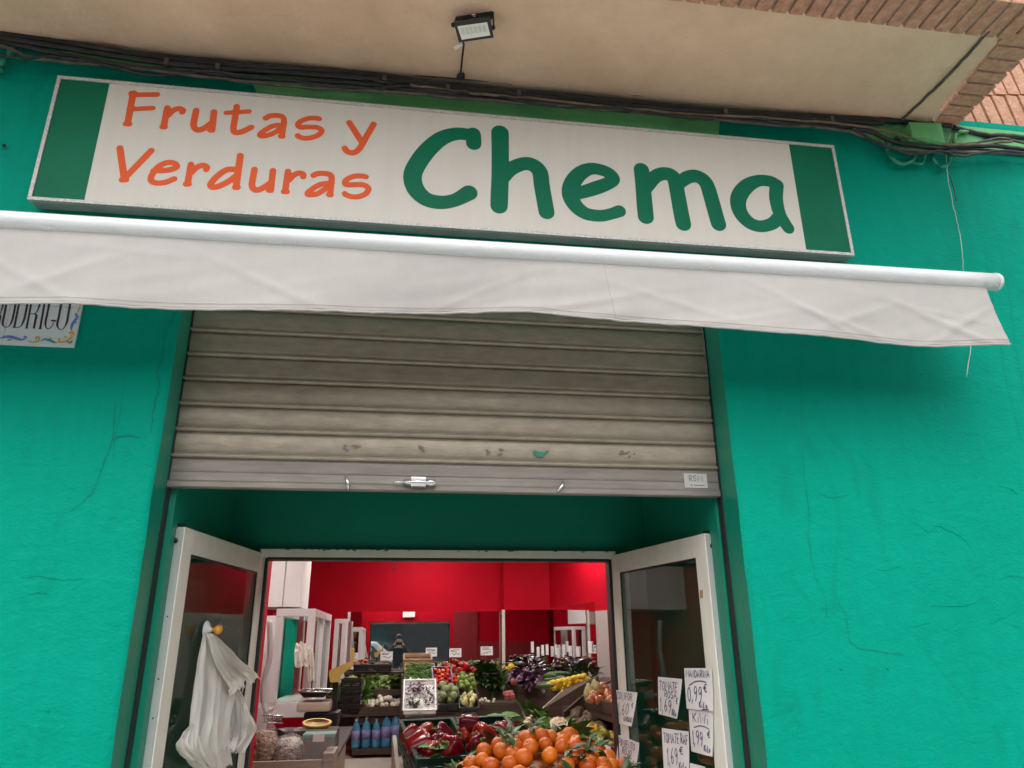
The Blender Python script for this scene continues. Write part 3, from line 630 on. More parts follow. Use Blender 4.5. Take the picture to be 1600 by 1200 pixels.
# ================================================================== STROKE LETTERING
G = {'A': [[(0, 0), (.5, 1), (1, 0)], [(.2, .36), (.8, .36)]], 'C': [[(.95, .8), (.6, 1), (.2, .85), (.05, .45), (.25, .08), (.65, 0), (.95, .2)]], 'D': [[(.1, 0), (.1, 1)], [(.1, 1), (.6, .95), (.95, .55), (.7, .1), (.1, 0)]], 'E': [[(.9, 1), (.1, 1), (.1, 0), (.9, 0)], [(.1, .5), (.75, .5)]],
     'F': [[(.9, 1), (.15, 1), (.1, 0)], [(.1, .52), (.7, .52)]], 'I': [[(.5, 1), (.5, 0)]], 'i': [[(.5, .62), (.5, 0)], [(.48, .9), (.55, .95)]], 'J': [[(.8, 1), (.8, .25), (.5, 0), (.15, .2)]], 'K': [[(.1, 1), (.1, 0)], [(.9, 1), (.12, .45)], [(.3, .55), (.95, 0)]], 'L': [[(.15, 1), (.1, 0), (.85, 0)]], 'l': [[(.6, 1), (.3, .25), (.5, 0), (.8, .1)]],
     'M': [[(0, 0), (.12, 1), (.5, .35), (.88, 1), (1, 0)]], 'N': [[(.08, 0), (.08, 1), (.92, 0), (.92, 1)]], 'O': [[(.5, 1), (.12, .75), (.08, .3), (.45, 0), (.85, .2), (.92, .7), (.5, 1)]], 'o': [[(.5, .5), (.15, .3), (.4, 0), (.8, .2), (.5, .5)]], 'P': [[(.12, 0), (.12, 1), (.7, .95), (.85, .7), (.6, .48), (.12, .45)]], 'R': [[(.12, 0), (.12, 1), (.7, .95), (.82, .72), (.55, .5), (.12, .46)], [(.45, .48), (.95, 0)]], 'S': [[(.9, .85), (.5, 1), (.15, .78), (.5, .52), (.88, .28), (.5, 0), (.08, .12)]],
     'T': [[(0, 1), (1, 1)], [(.5, 1), (.48, 0)]], 'U': [[(.1, 1), (.1, .25), (.5, 0), (.9, .25), (.9, 1)]], 'W': [[(0, 1), (.22, 0), (.5, .62), (.78, 0), (1, 1)]], '0': [[(.5, 1), (.15, .7), (.15, .25), (.5, 0), (.85, .3), (.85, .75), (.5, 1)]], '1': [[(.25, .72), (.6, 1), (.45, 0)], [(.15, 0), (.8, 0)]], '5': [[(.85, 1), (.25, 1), (.2, .55), (.6, .62), (.85, .3), (.5, 0), (.1, .08)]],
     '6': [[(.75, 1), (.3, .6), (.18, .22), (.5, 0), (.82, .22), (.55, .48), (.2, .3)]], '9': [[(.82, .75), (.45, .5), (.15, .72), (.45, 1), (.8, .88), (.8, .4), (.5, 0)]], ',': [[(.4, .1), (.25, -.22)]], '.': [[(.45, 0), (.5, .06)]], '€': [[(.95, .9), (.6, 1), (.3, .7), (.3, .3), (.6, 0), (.95, .1)], [(.05, .6), (.75, .62)], [(.05, .4), (.7, .4)]], '-': [[(.1, .5), (.9, .5)]]}
def text_strokes(s, u0, v0, u1, v1):
    """text box in paper units: baseline-left (u0,v0) .. cap-right (u1,v1); v grows downwards"""
    n = len(s); wds = [.45 if ch in ',.Ii1' else .35 if ch == ' ' else 1.35 if ch in 'MW' else 1 for ch in s]; tot = sum(wds); out = []; cx = 0
    for ch, wd in zip(s, wds):
        if ch in G:
            dx, dy = random.uniform(-.05, .05), random.uniform(-.06, .06)
            for stq in G[ch]: out.append([(u0 + (u1 - u0) * (cx + (x * .82 + .09 + dx) * wd) / tot, v0 + (v1 - v0) * (y + dy)) for x, y in (smooth_path(stq, 3) if len(stq) > 3 and ch not in 'MNWEK' else stq)])
        cx += wd
    return out
def quad_pt(c4, u, v):
    return (c4[0] * (1 - u) + c4[1] * u) * (1 - v) + (c4[3] * (1 - u) + c4[2] * u) * v
def strokes_on(c4, strokes, wd, nrm, off0):
    m = MB()
    for i, s_ in enumerate(strokes):
        if len(s_) > 1: m.ribbon([quad_pt(c4, u, v) for u, v in s_], wd, nrm, off0 + .00006 * i)
    return m
kc = [Vector((k0.x, YF + .005, k0.z)), Vector((k1.x, YF + .005, k0.z)), Vector((k1.x, YF + .005, k1.z)), Vector((k0.x, YF + .005, k1.z))]
obj('lettering', strokes_on(kc, text_strokes('RSM', .18, .55, .82, .15) + [[(.26, .82), (.30, .80), (.34, .82), (.30, .85), (.26, .82)], [(.40, .83), (.85, .83)]], .0019, (0, -1, 0), .0006), 'inkbk', STK)
smu = MB()
for pts in ([(833, 706), (838, 711), (848, 712), (854, 706), (858, 705)], [(835, 704), (840, 708), (850, 709)]):
    smu.ribbon([A(a, b, YS - .0052) for a, b in pts], [.006, .011, .012, .008, .003][:len(pts)], (0, -1, 0), random.uniform(0, .0004))
obj('paint_splash', smu, 'teal_smooth', SHT)
SCM = mat('dark_scuff', (.20, .175, .145), .6, .3)
for (a, b, wd) in ((537, 700, .012), (553, 699, .015), (656, 701, .014), (763, 705, .013), (778, 706, .014), (971, 708, .016), (985, 710, .010), (1290, 712, .01)):
    if a > 1110: continue
    sm2 = MB()
    for j in range(4):
        p = A(a + random.uniform(-5, 5), b + random.uniform(-4, 4), YS - .005); sm2.ribbon([p, p + Vector((wd * .5, 0, random.uniform(-.003, .003))), p + Vector((wd, 0, 0))], [.004, .008, .003], (0, -1, 0), .00005 * j)
    obj('scuff', sm2, SCM, SHT)
for X in (XL, XR): obj('guide_rail', MB().b2((X - .0065, .1352, -.1), (X + .0065, .170, 2.9)), 'black', SHT)

# ================================================================== FLOODLIGHT
fc = Vector((.185, -.345, ZC - .075))
FLD = thing('floodlight', 'small black floodlight with pale lens hanging under the overhang', 'floodlight', (fc.x, fc.y, ZC), (0, 0, 0))
# face frame from pixels on a tilted plane
fn_ = Vector((.02, -.60, -.80)).normalized()
fp = AZ(741, 46, ZC - .085)
def FQ(px, py, off=0): return APL(px, py, fp, fn_) + fn_ * off
ho = [FQ(709, 35), FQ(766, 27), FQ(771.5, 59), FQ(717, 66.5)]; li = [FQ(714.5, 41), FQ(761, 34.5), FQ(766, 55), FQ(721.5, 62)]
def slab(q4, back, front): return MB().poly([p - fn_ * back for p in q4], fn_ * (back + front))
cen = sum(ho, Vector()) / 4
obj('housing', slab(ho, .030, 0), 'blackp', FLD)
hb = MB(); hb.poly([cen + (p - cen) * .8 - fn_ * .0301 for p in ho], -fn_ * .012); obj('driver_box', hb, 'blackp', FLD)
LN = obj('lens', slab(li, -.0006, .0022), 'lens', FLD)
li2 = MB()
lc = [FQ(718, 44, .0026), FQ(758.5, 38.5, .0026), FQ(761, 49, .0026), FQ(722, 54.5, .0026)]
for k in range(6): li2.poly([lc[0].lerp(lc[1], (k + .12) / 6), lc[0].lerp(lc[1], (k + .88) / 6), lc[3].lerp(lc[2], (k + .88) / 6), lc[3].lerp(lc[2], (k + .12) / 6)])
obj('led_array', li2, mat('led_shade', (.62, .64, .55), .4), LN)
br = MB(); e0 = FQ(708.5, 40, -.02); e1 = FQ(771, 44, -.015); t0 = AZ(712, 27.5, ZC - .004); t1 = AZ(770, 18.5, ZC - .004)
br.poly([t0, t1, t1 + Vector((.002, .036, 0)), t0 + Vector((.002, .036, 0))], (0, 0, .004))
for a_, b_ in ((t0, e0), (t1, e1)): br.poly([a_, a_ + Vector((.001, .022, 0)), b_ + Vector((.001, .014, .0)), b_ - Vector((0, .012, 0))], (.004, 0, 0))
obj('bracket', br, 'blackp', FLD)
for p in (e0, e1): obj('knob', MB().ball(p, .009, 2), 'blackp', FLD)
obj('bolt', MB().ball(AZ(740.5, 24, ZC - .008), .008, 2, (1, 1, .6)), 'steel', FLD)
cd = [FQ(724, 67), AZ(724.5, 72, ZC - .055), AZ(722, 92, ZC - .03), AZ(720.5, 108, ZC - .02), AZ(719, 116, ZC - .015), AZ(718, 126, ZC - .03)]
cd = [Vector(p) for p in cd]; obj('cord', MB().tube(smooth_path([tuple(p) for p in cd], 5), .0042, 8), 'cable', FLD)
kn = MB(); kc_ = AZ(719, 119, ZC - .02)
for dx, dz, rr in ((0, 0, .012), (.012, .004, .009), (-.008, -.006, .009), (.014, -.010, .007)): kn.ball(kc_ + Vector((dx, -.004, dz)), rr, 2, nz=.3)
obj('cord_knot', kn, 'blackp', FLD)
obj('cord_tag', MB().poly([AZ(709, 73, ZC - .05), AZ(711, 79, ZC - .05), AZ(724, 70.5, ZC - .05), AZ(723, 67.5, ZC - .05)], (0, 0, .0006)), 'paper2', FLD)

# ================================================================== CABLES ALONG THE SOFFIT
def cable(pts, r, m, label, y=-.03, w=.6, name='cable'):
    q = jit(pts, w, 7); P = [A(a, b, y + .006 * sin(i * .7 + r * 900)) for i, (a, b) in enumerate(q)]
    return mono(name, MB().tube(P, r, 8), m, label, 'cable', 'cables along the top of the wall')
cable([(-80, 44), (0, 54), (130, 72), (300, 97), (550, 115), (720, 135), (900, 152), (1100, 171), (1300, 184), (1410, 190), (1485, 196)], .014, 'cable', 'thickest black cable tight under the overhang soffit, left to junction box', -.030)
cable([(-80, 52), (0, 60), (130, 80), (300, 104), (560, 122), (740, 141), (900, 158), (1100, 176), (1290, 188), (1380, 193)], .011, 'cable', 'black cable directly below the thickest cable under the soffit', -.045)
cable([(-80, 58), (0, 66), (90, 84), (200, 103), (400, 122), (550, 130), (720, 150), (950, 170), (1150, 188), (1330, 199), (1400, 222), (1470, 231), (1545, 228), (1620, 236)], .010, 'cable', 'black sagging cable passing below the green junction box', -.05)
cable([(-80, 62), (0, 72), (60, 92), (180, 104), (330, 121), (470, 136), (600, 143), (780, 158), (1000, 176), (1180, 193), (1320, 204), (1390, 230), (1480, 238), (1560, 238), (1640, 243)], .007, 'cable2', 'thin dark grey cable at the bottom of the cable bundle', -.055, .9)
cable([(640, 133), (740, 146), (860, 157), (1040, 175), (1220, 186), (1330, 195), (1400, 208), (1460, 224), (1530, 226), (1580, 221)], .006, 'cable3', 'beige cable sagging in front of the green junction box', -.062, .9)
cable([(-60, 47), (40, 60), (240, 84), (480, 104), (700, 122), (930, 143), (1150, 163), (1290, 176), (1420, 187)], .004, 'cable2', 'thin brown wire pinned on the soffit just above the bundle', -.018, .8)
cable([(-40, 70), (30, 92), (80, 88), (150, 98), (240, 118), (330, 112), (450, 126), (560, 138), (640, 134)], .005, 'cable', 'thin black wire sagging out of the bundle at its left half', -.066, 1.2)
cable([(560, 120), (680, 143), (760, 147), (860, 166), (960, 168), (1080, 186), (1160, 184), (1250, 196)], .005, 'cable', 'thin black wire weaving below the middle of the cable bundle', -.066, 1.2)
cable([(1330, 199), (1370, 222), (1420, 240), (1470, 236), (1500, 244), (1560, 236), (1620, 240)], .006, 'cable', 'black wire hanging lowest below the junction box', -.066, 1.0)
cable([(1488, 199), (1540, 211), (1590, 214), (1660, 226)], .012, 'cable', 'thick black cable crossing below the leaning bricks on the right', -.02)
cable([(1470, 226), (1520, 224), (1560, 216), (1590, 221), (1640, 231)], .006, 'cable2', 'grey cable curving up beyond the hanging wire on the right', -.05)
cable([(1480, 235), (1530, 233), (1580, 240), (1640, 246)], .006, 'cable', 'thin black cable lowest on the right end of the wall', -.045)
cable([(0, 112), (4, 98), (14, 84), (30, 70), (52, 73), (90, 83)], .013, 'teal_smooth', 'teal painted cable bending down at the top left of the wall', -.03)
cable([(1386, 222), (1388, 242), (1405, 256), (1424, 252), (1432, 236)], .011, 'teal_smooth', 'teal painted conduit loop under the left of the junction box', -.03, .3, 'conduit_loop')
cable([(1424, 254), (1440, 256), (1446, 240)], .008, 'teal_smooth', 'short teal painted conduit end beside the left loop', -.03, .3, 'conduit_loop')
cable([(1456, 236), (1460, 252), (1472, 261), (1483, 254), (1486, 234)], .008, 'teal_smooth', 'teal painted conduit loop under the right of the junction box', -.03, .3, 'conduit_loop')
cable([(1490, 232), (1492, 214), (1500, 206), (1512, 206)], .008, 'oldgreen', 'light green painted conduit bend right of the junction box', -.03, .3, 'conduit_loop')
cable([(1497, 186), (1488, 196), (1482, 220), (1476, 232), (1479, 250), (1481, 278), (1487, 310), (1494, 340), (1500, 370), (1506, 424)], 0.0012, 'edge', 'thin loose pale wire dangling down the teal wall on the right', -.03, .8, 'hanging_wire')
cable([(1484, 276), (1489, 290), (1494, 314)], .002, 'cable', 'short dark frayed wire end beside the dangling wire', -.034, .6, 'hanging_wire')
cable([(1517, 540), (1515, 556), (1510, 588)], .0018, 'edge', 'pale thread of wire below the right end of the valance', -.02, .4, 'hanging_wire')
mono('cable', MB().tube([AZ(a, b, ZC - .006) for a, b in jit([(1545, 48), (1510, 88), (1470, 130), (1440, 158), (1404, 192)], .5, 6)], .0065, 8), 'cable2', 'dark cable crossing the soffit near the right brick edge', 'cable', 'cables along the top of the wall')
cl_ = MB()
for px, py in ((260, 96), (340, 104), (601, 122), (700, 137), (811, 145), (1134, 174), (1300, 186)):
    p = A(px, py, -.06); cl_.b2((p.x - .008, -.064, p.z - .014), (p.x + .008, -.004, p.z + .014), .002)
obj('cable_clip', cl_, 'cable2', WALL)
nb = MB()
for px, py in ((755, 156), (886, 166), (968, 173), (1052, 180), (1160, 191), (301, 116), (6, 227)):
    p = A(px, py, -.012); nb.ball(p, .007, 1, nz=.3)
obj('nail', nb, 'blackp', WALL)
JB = thing('junction_box', 'light green painted junction box under the brick corner of the overhang', 'junction box', A(1446, 222, -.01))
jb = MB(); q4 = [A(1420, 193, -.075), A(1468, 195, -.075), A(1474, 223.5, -.075), A(1425, 214, -.075)]; jb.poly(q4, (0, .07, 0)); obj('box', jb, 'oldgreen', JB)
qc = sum(q4, Vector()) / 4; obj('lid', MB().poly([qc + (p - qc) * 1.03 + Vector((0, -.008, 0)) for p in q4], (0, .0078, 0)), 'oldgreen', JB)

# ================================================================== STREET NAME PLAQUE
pz0 = A(60, 540, -.012).z; px1 = A(121.5, 510, -.012).x; px0 = px1 - 1.15; pz1 = pz0 + .30
PLQ = thing('street_plaque', 'white glazed tile street plaque with dark lettering and painted scrolls', 'street sign', ((px0 + px1) / 2, 0, pz0))
tb = MB(); n = 5; tw = (px1 - px0) / 5
for i in range(5):
    for j in range(2): tb.b2((px0 + tw * i + .0006, -.012, pz0 + .15 * j + .0006), (px0 + tw * (i + 1) - .0006, -.001, pz0 + .15 * (j + 1) - .0006), .0012)
obj('tiles', tb, 'tile', PLQ)
def pq(pts, r, k=11.43, ext=0):
    out = []
    for p in pts:
        q = A(p[0] / k, 470 + p[1] / k, -.0135); out.append((q.x, q.z, S((p[2] if len(p) > 2 else r) / k, q)))
    return out
def ps(pts, r): return pq(smooth_path([p if len(p) == 3 else (*p, r) for p in pts], 6), r)
K_, k_ = 18, 7
rod = [ps([(110, 60, K_), (75, 250, K_), (48, 390, K_), (65, 455, 9), (110, 470, k_), (165, 445, 9), (215, 350, K_), (250, 200, K_), (275, 60, K_)], K_), ps([(110, 60, K_), (140, -90, K_), (190, -170, k_), (250, -140, 9), (280, 0, K_), (275, 60, K_)], K_),
       pq([(385, -180), (255, 470)], 17), pq([(225, 478), (300, 480)], 5), ps([(300, 478, k_), (370, 450, 9), (430, 330, K_), (470, 150, K_), (490, -20, K_), (470, -140, 9), (385, -180, k_)], K_),
       pq([(600, -180), (475, 480)], 16), pq([(445, 490), (500, 490)], 5), ps([(530, 232, k_), (620, 225, k_), (680, 150, 12), (710, 20, K_), (700, -120, 10), (600, -180, k_)], K_), ps([(610, 235, k_), (648, 260, K_), (630, 350, K_), (605, 480, K_)], K_), pq([(590, 488), (630, 490)], 5),
       pq([(835, -180), (715, 490)], 17), pq([(680, 497), (745, 499)], 5), ps([(960, -120, 10), (930, -170, k_), (900, -60, K_), (850, 200, K_), (812, 380, K_), (820, 470, 9), (870, 500, k_), (920, 460, 7), (960, 380, 6)], K_), pq([(925, 352), (990, 358)], 15),
       ps([(1090, 60, K_), (1050, 280, K_), (1022, 420, K_), (1050, 495, 9), (1095, 510, k_), (1150, 470, 9), (1195, 370, K_), (1225, 200, K_), (1250, 60, K_)], K_), ps([(1090, 60, K_), (1120, -90, K_), (1180, -170, k_), (1240, -130, 9), (1260, -20, K_), (1250, 60, K_)], K_),
       ps([(-25, 240, k_), (0, 235, k_), (30, 150, 12), (60, 20, K_), (40, -120, 10), (-40, -180, k_)], K_), ps([(-30, 240, k_), (2, 270, K_), (-10, 340, K_), (-40, 480, K_)], K_), pq([(-160, 480), (-50, -180)], 16)]
obj('lettering', sdf_fill(rod, .0008, lambda x, z: Vector((x, -.0132, z))), 'plum', PLQ)
dbl = [ps([(-40, 690, 6), (20, 660, 14), (120, 640, 24), (220, 650, 26), (320, 680, 24), (390, 695, 18), (440, 680, 14), (470, 650, 12), (440, 632, 10), (425, 660, 9)], 12), ps([(150, 700, 14), (200, 690, 12)], 12), ps([(1355, 235, 22), (1375, 290, 28), (1340, 350, 26), (1290, 420, 26), (1272, 500, 16), (1280, 530, 6)], 20), ps([(1340, 395, 12), (1365, 390, 10)], 10)]
dye = [ps([(490, 715, 6), (560, 735, 10), (640, 735, 14), (690, 705, 16), (695, 655, 14), (650, 645, 12), (645, 690, 12)], 12), ps([(1060, 680, 18), (1055, 720, 22), (1110, 738, 18), (1190, 720, 20), (1250, 675, 22), (1290, 620, 22), (1300, 570, 20), (1255, 560, 18), (1245, 590, 12)], 18), ps([(1160, 640, 14), (1175, 645, 14)], 12), ps([(1385, 200, 10), (1410, 150, 14), (1430, 90, 10), (1440, 40, 14)], 10)]
dte = [ps([(735, 720, 8), (790, 685, 18), (870, 700, 22), (950, 735, 20), (1015, 750, 6)], 12), ps([(890, 680, 14), (915, 670, 8)], 10), ps([(1215, 740, 16), (1260, 745, 18), (1290, 710, 12)], 12)]
for d_, m_ in [([q_], mm_) for L_, mm_ in ((dbl, 'dblue'), (dye, 'dyel'), (dte, 'dteal')) for q_ in L_]: obj('scroll_ornament', sdf_fill(d_, .0008, lambda x, z: Vector((x, -.0132, z))), m_, PLQ)

# ================================================================== DOOR FRAME AND LEAVES
df = MB(); df.b2((XD0 - .034, 1.045, ZH), (XD1 + .034, 1.14, ZH + .036), .003)
DFR = obj('door_frame', df, 'pvc', BLD)
obj('jamb', MB().b2((XD0 - .034, 1.099, -.05), (XD0 - .004, 1.14, ZH - .001), .002), 'black', DFR)
obj('jamb', MB().b2((XD1 + .004, 1.076, -.05), (XD1 + .034, 1.14, ZH - .001), .002), 'black', DFR)
obj('header_seal', MB().b2((XD0 - .003, 1.06, ZH - .012), (XD1 + .003, 1.135, ZH - .0005)), 'black', DFR)
flk = MB()
for i in range(26):
    x = random.uniform(XD0, XD1); flk.ball((x, 1.044, ZH + .030 + random.uniform(0, .007)), random.uniform(.003, .009), 1, (1.8, .3, .5), .4)
obj('paint_flake', flk, 'teal_smooth', DFR)['kind'] = 'stuff'
LEAF = {}
def door_leaf(key, hinge, outer, mir, label):
    h = Vector((*hinge, 0)); o_ = Vector((*outer, 0)); d = o_ - h; L = d.length
    root = thing('glass_door', label, 'door', (h.x, h.y, .012), (0, 0, atan2(d.y, d.x)), 'shop door leaves')
    T, H, SW = .052, 2.008, .078
    y0, y1 = (-T, 0) if mir else (0, T)
    def part(nm, a, b, m, bev=.004): return obj(nm, MB().b2(a, b, bev), m, root, True)
    part('stile', (0, y0, 0), (SW, y1, H), 'pvc'); part('stile', (L - SW, y0, 0), (L, y1, H), 'pvc')
    part('rail', (SW + .0005, y0 + .001, H - .088), (L - SW - .0005, y1 - .001, H), 'pvc'); part('rail', (SW + .0005, y0 + .001, 0), (L - SW - .0005, y1 - .001, .12), 'pvc')
    ym = (y0 + y1) / 2
    yg = -.011 if mir else .011
    g = MB().b2((SW + .0005, yg - .003, .1205), (L - SW - .0005, yg + .003, H - .0885)); obj('pane', g, 'glass', root, True)
    gk = MB(); kk = .007; ga, gb = (-.0075, -.003) if mir else (.003, .0075)
    gk.b2((SW + .001, ga, .121), (SW + kk, gb, H - .089)); gk.b2((L - SW - kk, ga, .121), (L - SW - .001, gb, H - .089))
    gk.b2((SW + kk, ga, H - .088 - kk), (L - SW - kk, gb, H - .089)); gk.b2((SW + kk, ga, .121), (L - SW - kk, gb, .12 + kk)); obj('gasket', gk, 'black', root, True)
    es = MB().b2((L + .0003, y0 + .004, .01), (L + .007, y1 - .004, H - .008), .001); ES = obj('edge_strip', es, 'pvcgrey', root, True)
    bo = MB(); bo.lathe([(.010, 0), (.010, .003), (.004, .0045)], 12, Matrix.Translation((L + .0072, ym, H - .05)) @ Matrix.Rotation(pi / 2, 4, 'Y'))
    for zz in (1.5, 1.38, 1.2, 1.7): bo.lathe([(.003, 0), (.003, .001)], 8, Matrix.Translation((L + .0072, ym + .01, zz)) @ Matrix.Rotation(pi / 2, 4, 'Y'))
    obj('screw', bo, 'blackp', ES, True)
    obj('top_latch', MB().b2((L - .02, y0 + .008, H + .0005), (L + .004, y1 - .008, H + .012), .002), 'blackp', root, True)
    LEAF[key] = (h, d.normalized(), root)
    return root
DL = door_leaf('L', (-.648, 1.095), (-.783, .235), True, 'left white framed glass door leaf standing open, with white bags hanging on it')
DR = door_leaf('R', (1.024, 1.065), (1.181, .252), False, 'right white framed glass door leaf standing open, covered with handwritten price papers')
# plane of each leaf's face towards the opening
def leaf_plane(key):
    h, d, _ = LEAF[key]; n = Vector((-d.y, d.x, 0))
    if key == 'L' and n.x < 0: n = -n
    if key == 'R' and n.x > 0: n = -n
    return h, n
hL, nL = leaf_plane('L'); hR, nR = leaf_plane('R')
obj('rust_stain', MB().poly([APL(1093.5, 922, hR + nR * .001, nR), APL(1098, 922, hR + nR * .001, nR), APL(1098.5, 934, hR + nR * .001, nR), APL(1094, 935, hR + nR * .001, nR)]), mat('rust_stain', (.40, .25, .10), .8), DR)

# price papers on the right leaf
def paper(c4px, lines, label, off=.002, ink='ink', name='price_sign', wd=.0036):
    n = nR; P = [APL(a, b, hR + n * off, n) for a, b in c4px]
    m = MB(); ph = random.random() * 6
    def fn(u, v): return quad_pt(P, u, v) + n * (.003 + .005 * sin(u * 3 + ph) * v + .010 * v * v * (u - .3))
    m.grid(fn, 8, 8)
    o = mono(name, m, 'paper', label, 'price sign', 'handwritten price papers on the right door leaf')
    st = []
    for L_ in lines:
        if isinstance(L_, list): st.append(smooth_path(L_, 5) if len(L_) > 2 else L_)
        else: st += text_strokes(*L_)
    k = MB()
    for i, s_ in enumerate(st):
        if len(s_) < 2: continue
        k.ribbon([fn(min(1, max(0, u)), min(1, max(0, v))) for u, v in s_], wd, n, .0008 + .00005 * i)
    obj('lettering', k, ink, o); return o
paper([(963, 1078), (997, 1082), (991, 1135), (960, 1130)], [('COLIFOR.', .06, .26, .86, .06), ('1,60', .14, .70, .72, .36), ('€', .80, .46, .92, .32), ('UNIDAD', .48, .88, .96, .74)], 'price paper reading COLIFOR 1,60 on the right door leaf', ink='inkbk')
paper([(967.5, 1148), (1000, 1161), (994, 1206), (963, 1200)], [('PIMIENTO', .04, .30, .84, .08), ('ROJO', .26, .52, .72, .33), [(.36, .60), (.74, .58)], ('1,69', .10, .98, .74, .66), ('€', .80, .82, .90, .66)], 'price paper reading PIMIENTO ROJO, low on the right door leaf beside the mandarins', ink='inkbk')
paper([(1029, 1057.5), (1067, 1061), (1062.5, 1123), (1028, 1116)], [('TOMATE', .06, .32, .86, .10), ('ROSA', .28, .52, .86, .34), ('1,69', .08, .90, .68, .56), ('€', .84, .64, .94, .50), ('Kilo', .70, .94, .96, .78)], 'price paper reading TOMATE ROSA 1,69 in the middle of the door glass')
paper([(1070, 1044), (1113, 1044), (1117, 1111), (1074, 1107.5)], [('MANDARINA', .05, .22, .92, .05), [(.18, .42), (.4, .33), (.62, .31), (.8, .34)], ('0,99', .08, .80, .66, .45), ('€', .68, .56, .84, .38), ('Kilo', .52, .94, .84, .80), [(.64, .985), (.86, .97)]], 'topmost price paper, reading MANDARINA 0,99, on the outer door stile', .0045, wd=.0038)
paper([(1077, 1108.5), (1115, 1111.5), (1118.5, 1182), (1079, 1174)], [('KiWi', .14, .30, .84, .08), [(.2, .42), (.45, .36), (.7, .37), (.86, .42)], ('1,99', .10, .82, .62, .50), ('€', .76, .60, .92, .46), ('Kilo', .64, .92, .94, .78)], 'price paper reading KIWI 1,99 directly below the MANDARINA paper', .0025, wd=.0036)
paper([(1035, 1137.5), (1077, 1143), (1079, 1206), (1038, 1201)], [('TOMATE RAF', .05, .34, .98, .10), ('1,69', .16, .86, .58, .46), ('€', .62, .60, .80, .42), ('Kilo', .60, .98, .92, .78)], 'price paper reading TOMATE RAF 1,69 beside the KIWI paper', .002)
paper([(1079, 1192), (1103, 1198), (1104, 1215), (1080, 1212)], [], 'blank upper edge of a price paper at the bottom, under the KIWI paper', .002)

# suction hook and white bags on the left leaf
hk = APL(322, 984, hL - nL * .006, nL)
HK = thing('suction_hook', 'white suction cup hook with amber knob stuck on the left door glass', 'hook', hk)
Mh = Matrix.Translation(hk) @ nL.to_track_quat('Z', 'Y').to_matrix().to_4x4()
obj('suction_cup', MB().lathe([(.034, 0), (.032, .004), (.022, .010), (.010, .016), (.008, .024)], 24, Mh), 'white', HK)
obj('knob', MB().lathe([(.006, .020), (.007, .030), (.015, .038), (.018, .048), (.013, .058), (.001, .061)], 18, Mh), 'yhook', HK)
def drape(left, right, off, label, m, fold=.02, nf=7, ph=0, nv=40, nu=70, frill=.0, thick=.0008):
    Lp = smooth_path(left, 8); Rp = smooth_path(right, 8)
    def samp(P, v):
        t = v * (len(P) - 1); i = min(int(t), len(P) - 2); f = t - i
        return (P[i][0] + (P[i + 1][0] - P[i][0]) * f, P[i][1] + (P[i + 1][1] - P[i][1]) * f)
    def fn(u, v):
        a = samp(Lp, v); b = samp(Rp, v)
        uu_ = u + .03 * mn.noise(Vector((u * 4 + ph, v * 3, 1))) * sin(pi * u)
        q = APL(a[0] + (b[0] - a[0]) * uu_, a[1] + (b[1] - a[1]) * uu_ + frill * v * (3 * mn.noise(Vector((u * 9, ph, 0))) + 1.5 * mn.noise(Vector((u * 31, ph, 4)))), hL + nL * (off + .005), nL)
        am = fold * (v ** .5 + .08)
        f = abs(((nf * u + ph + .5 * mn.noise(Vector((u * 3, v * .7, ph)))) % 1.0) * 2 - 1)
        z = am * f + .010 * mn.noise(Vector((u * 4, v * 3, ph + 9))) + .005 * mn.noise(Vector((u * 12, v * 6, ph + 2))) + .0025 * mn.noise(Vector((u * 40, v * 12, ph + 5)))
        return q + nL * max(.0, z + .012 * v)
    o = mono('plastic_bag', MB().grid(fn, nu, nv), m, label, 'plastic bag', 'white bags hanging on the left door')
    k = o.modifiers.new('thick', 'SOLIDIFY'); k.thickness = thick
    return o
drape([(317, 990), (308, 1030), (299, 1090), (290, 1140), (283, 1168), (288, 1190), (300, 1204)], [(331, 990), (352, 1015), (364, 1040), (360, 1080), (352, 1120), (350, 1160), (352, 1196)], -.004, 'large creased white plastic bag hanging lowest from the amber hook', 'bag', .030, 4, .4, frill=2)
drape([(320, 990), (327, 1030), (345, 1062), (350, 1075), (346, 1085)], [(332, 990), (352, 1012), (372, 1036), (388, 1050), (395, 1062)], .014, 'white bag fanned out to the right with a frilled handle edge', 'bag', .022, 4, 2.0, 26, frill=5)
drape([(350, 1060), (356, 1090), (352, 1120), (346, 1150), (338, 1170)], [(364, 1062), (374, 1090), (384, 1120), (389, 1142), (366, 1178)], .004, 'thin translucent bag loop hanging at the right of the bundle', 'bag2', .03, 3, 3.0, 24, frill=3)
drape([(300, 1130), (284, 1142), (272, 1156), (272, 1172), (286, 1186)], [(306, 1128), (304, 1150), (306, 1175), (312, 1190), (318, 1200)], .006, 'crumpled bag end sticking out left at the bottom of the bundle', 'bag', .03, 4, 5.0, 20, frill=4)

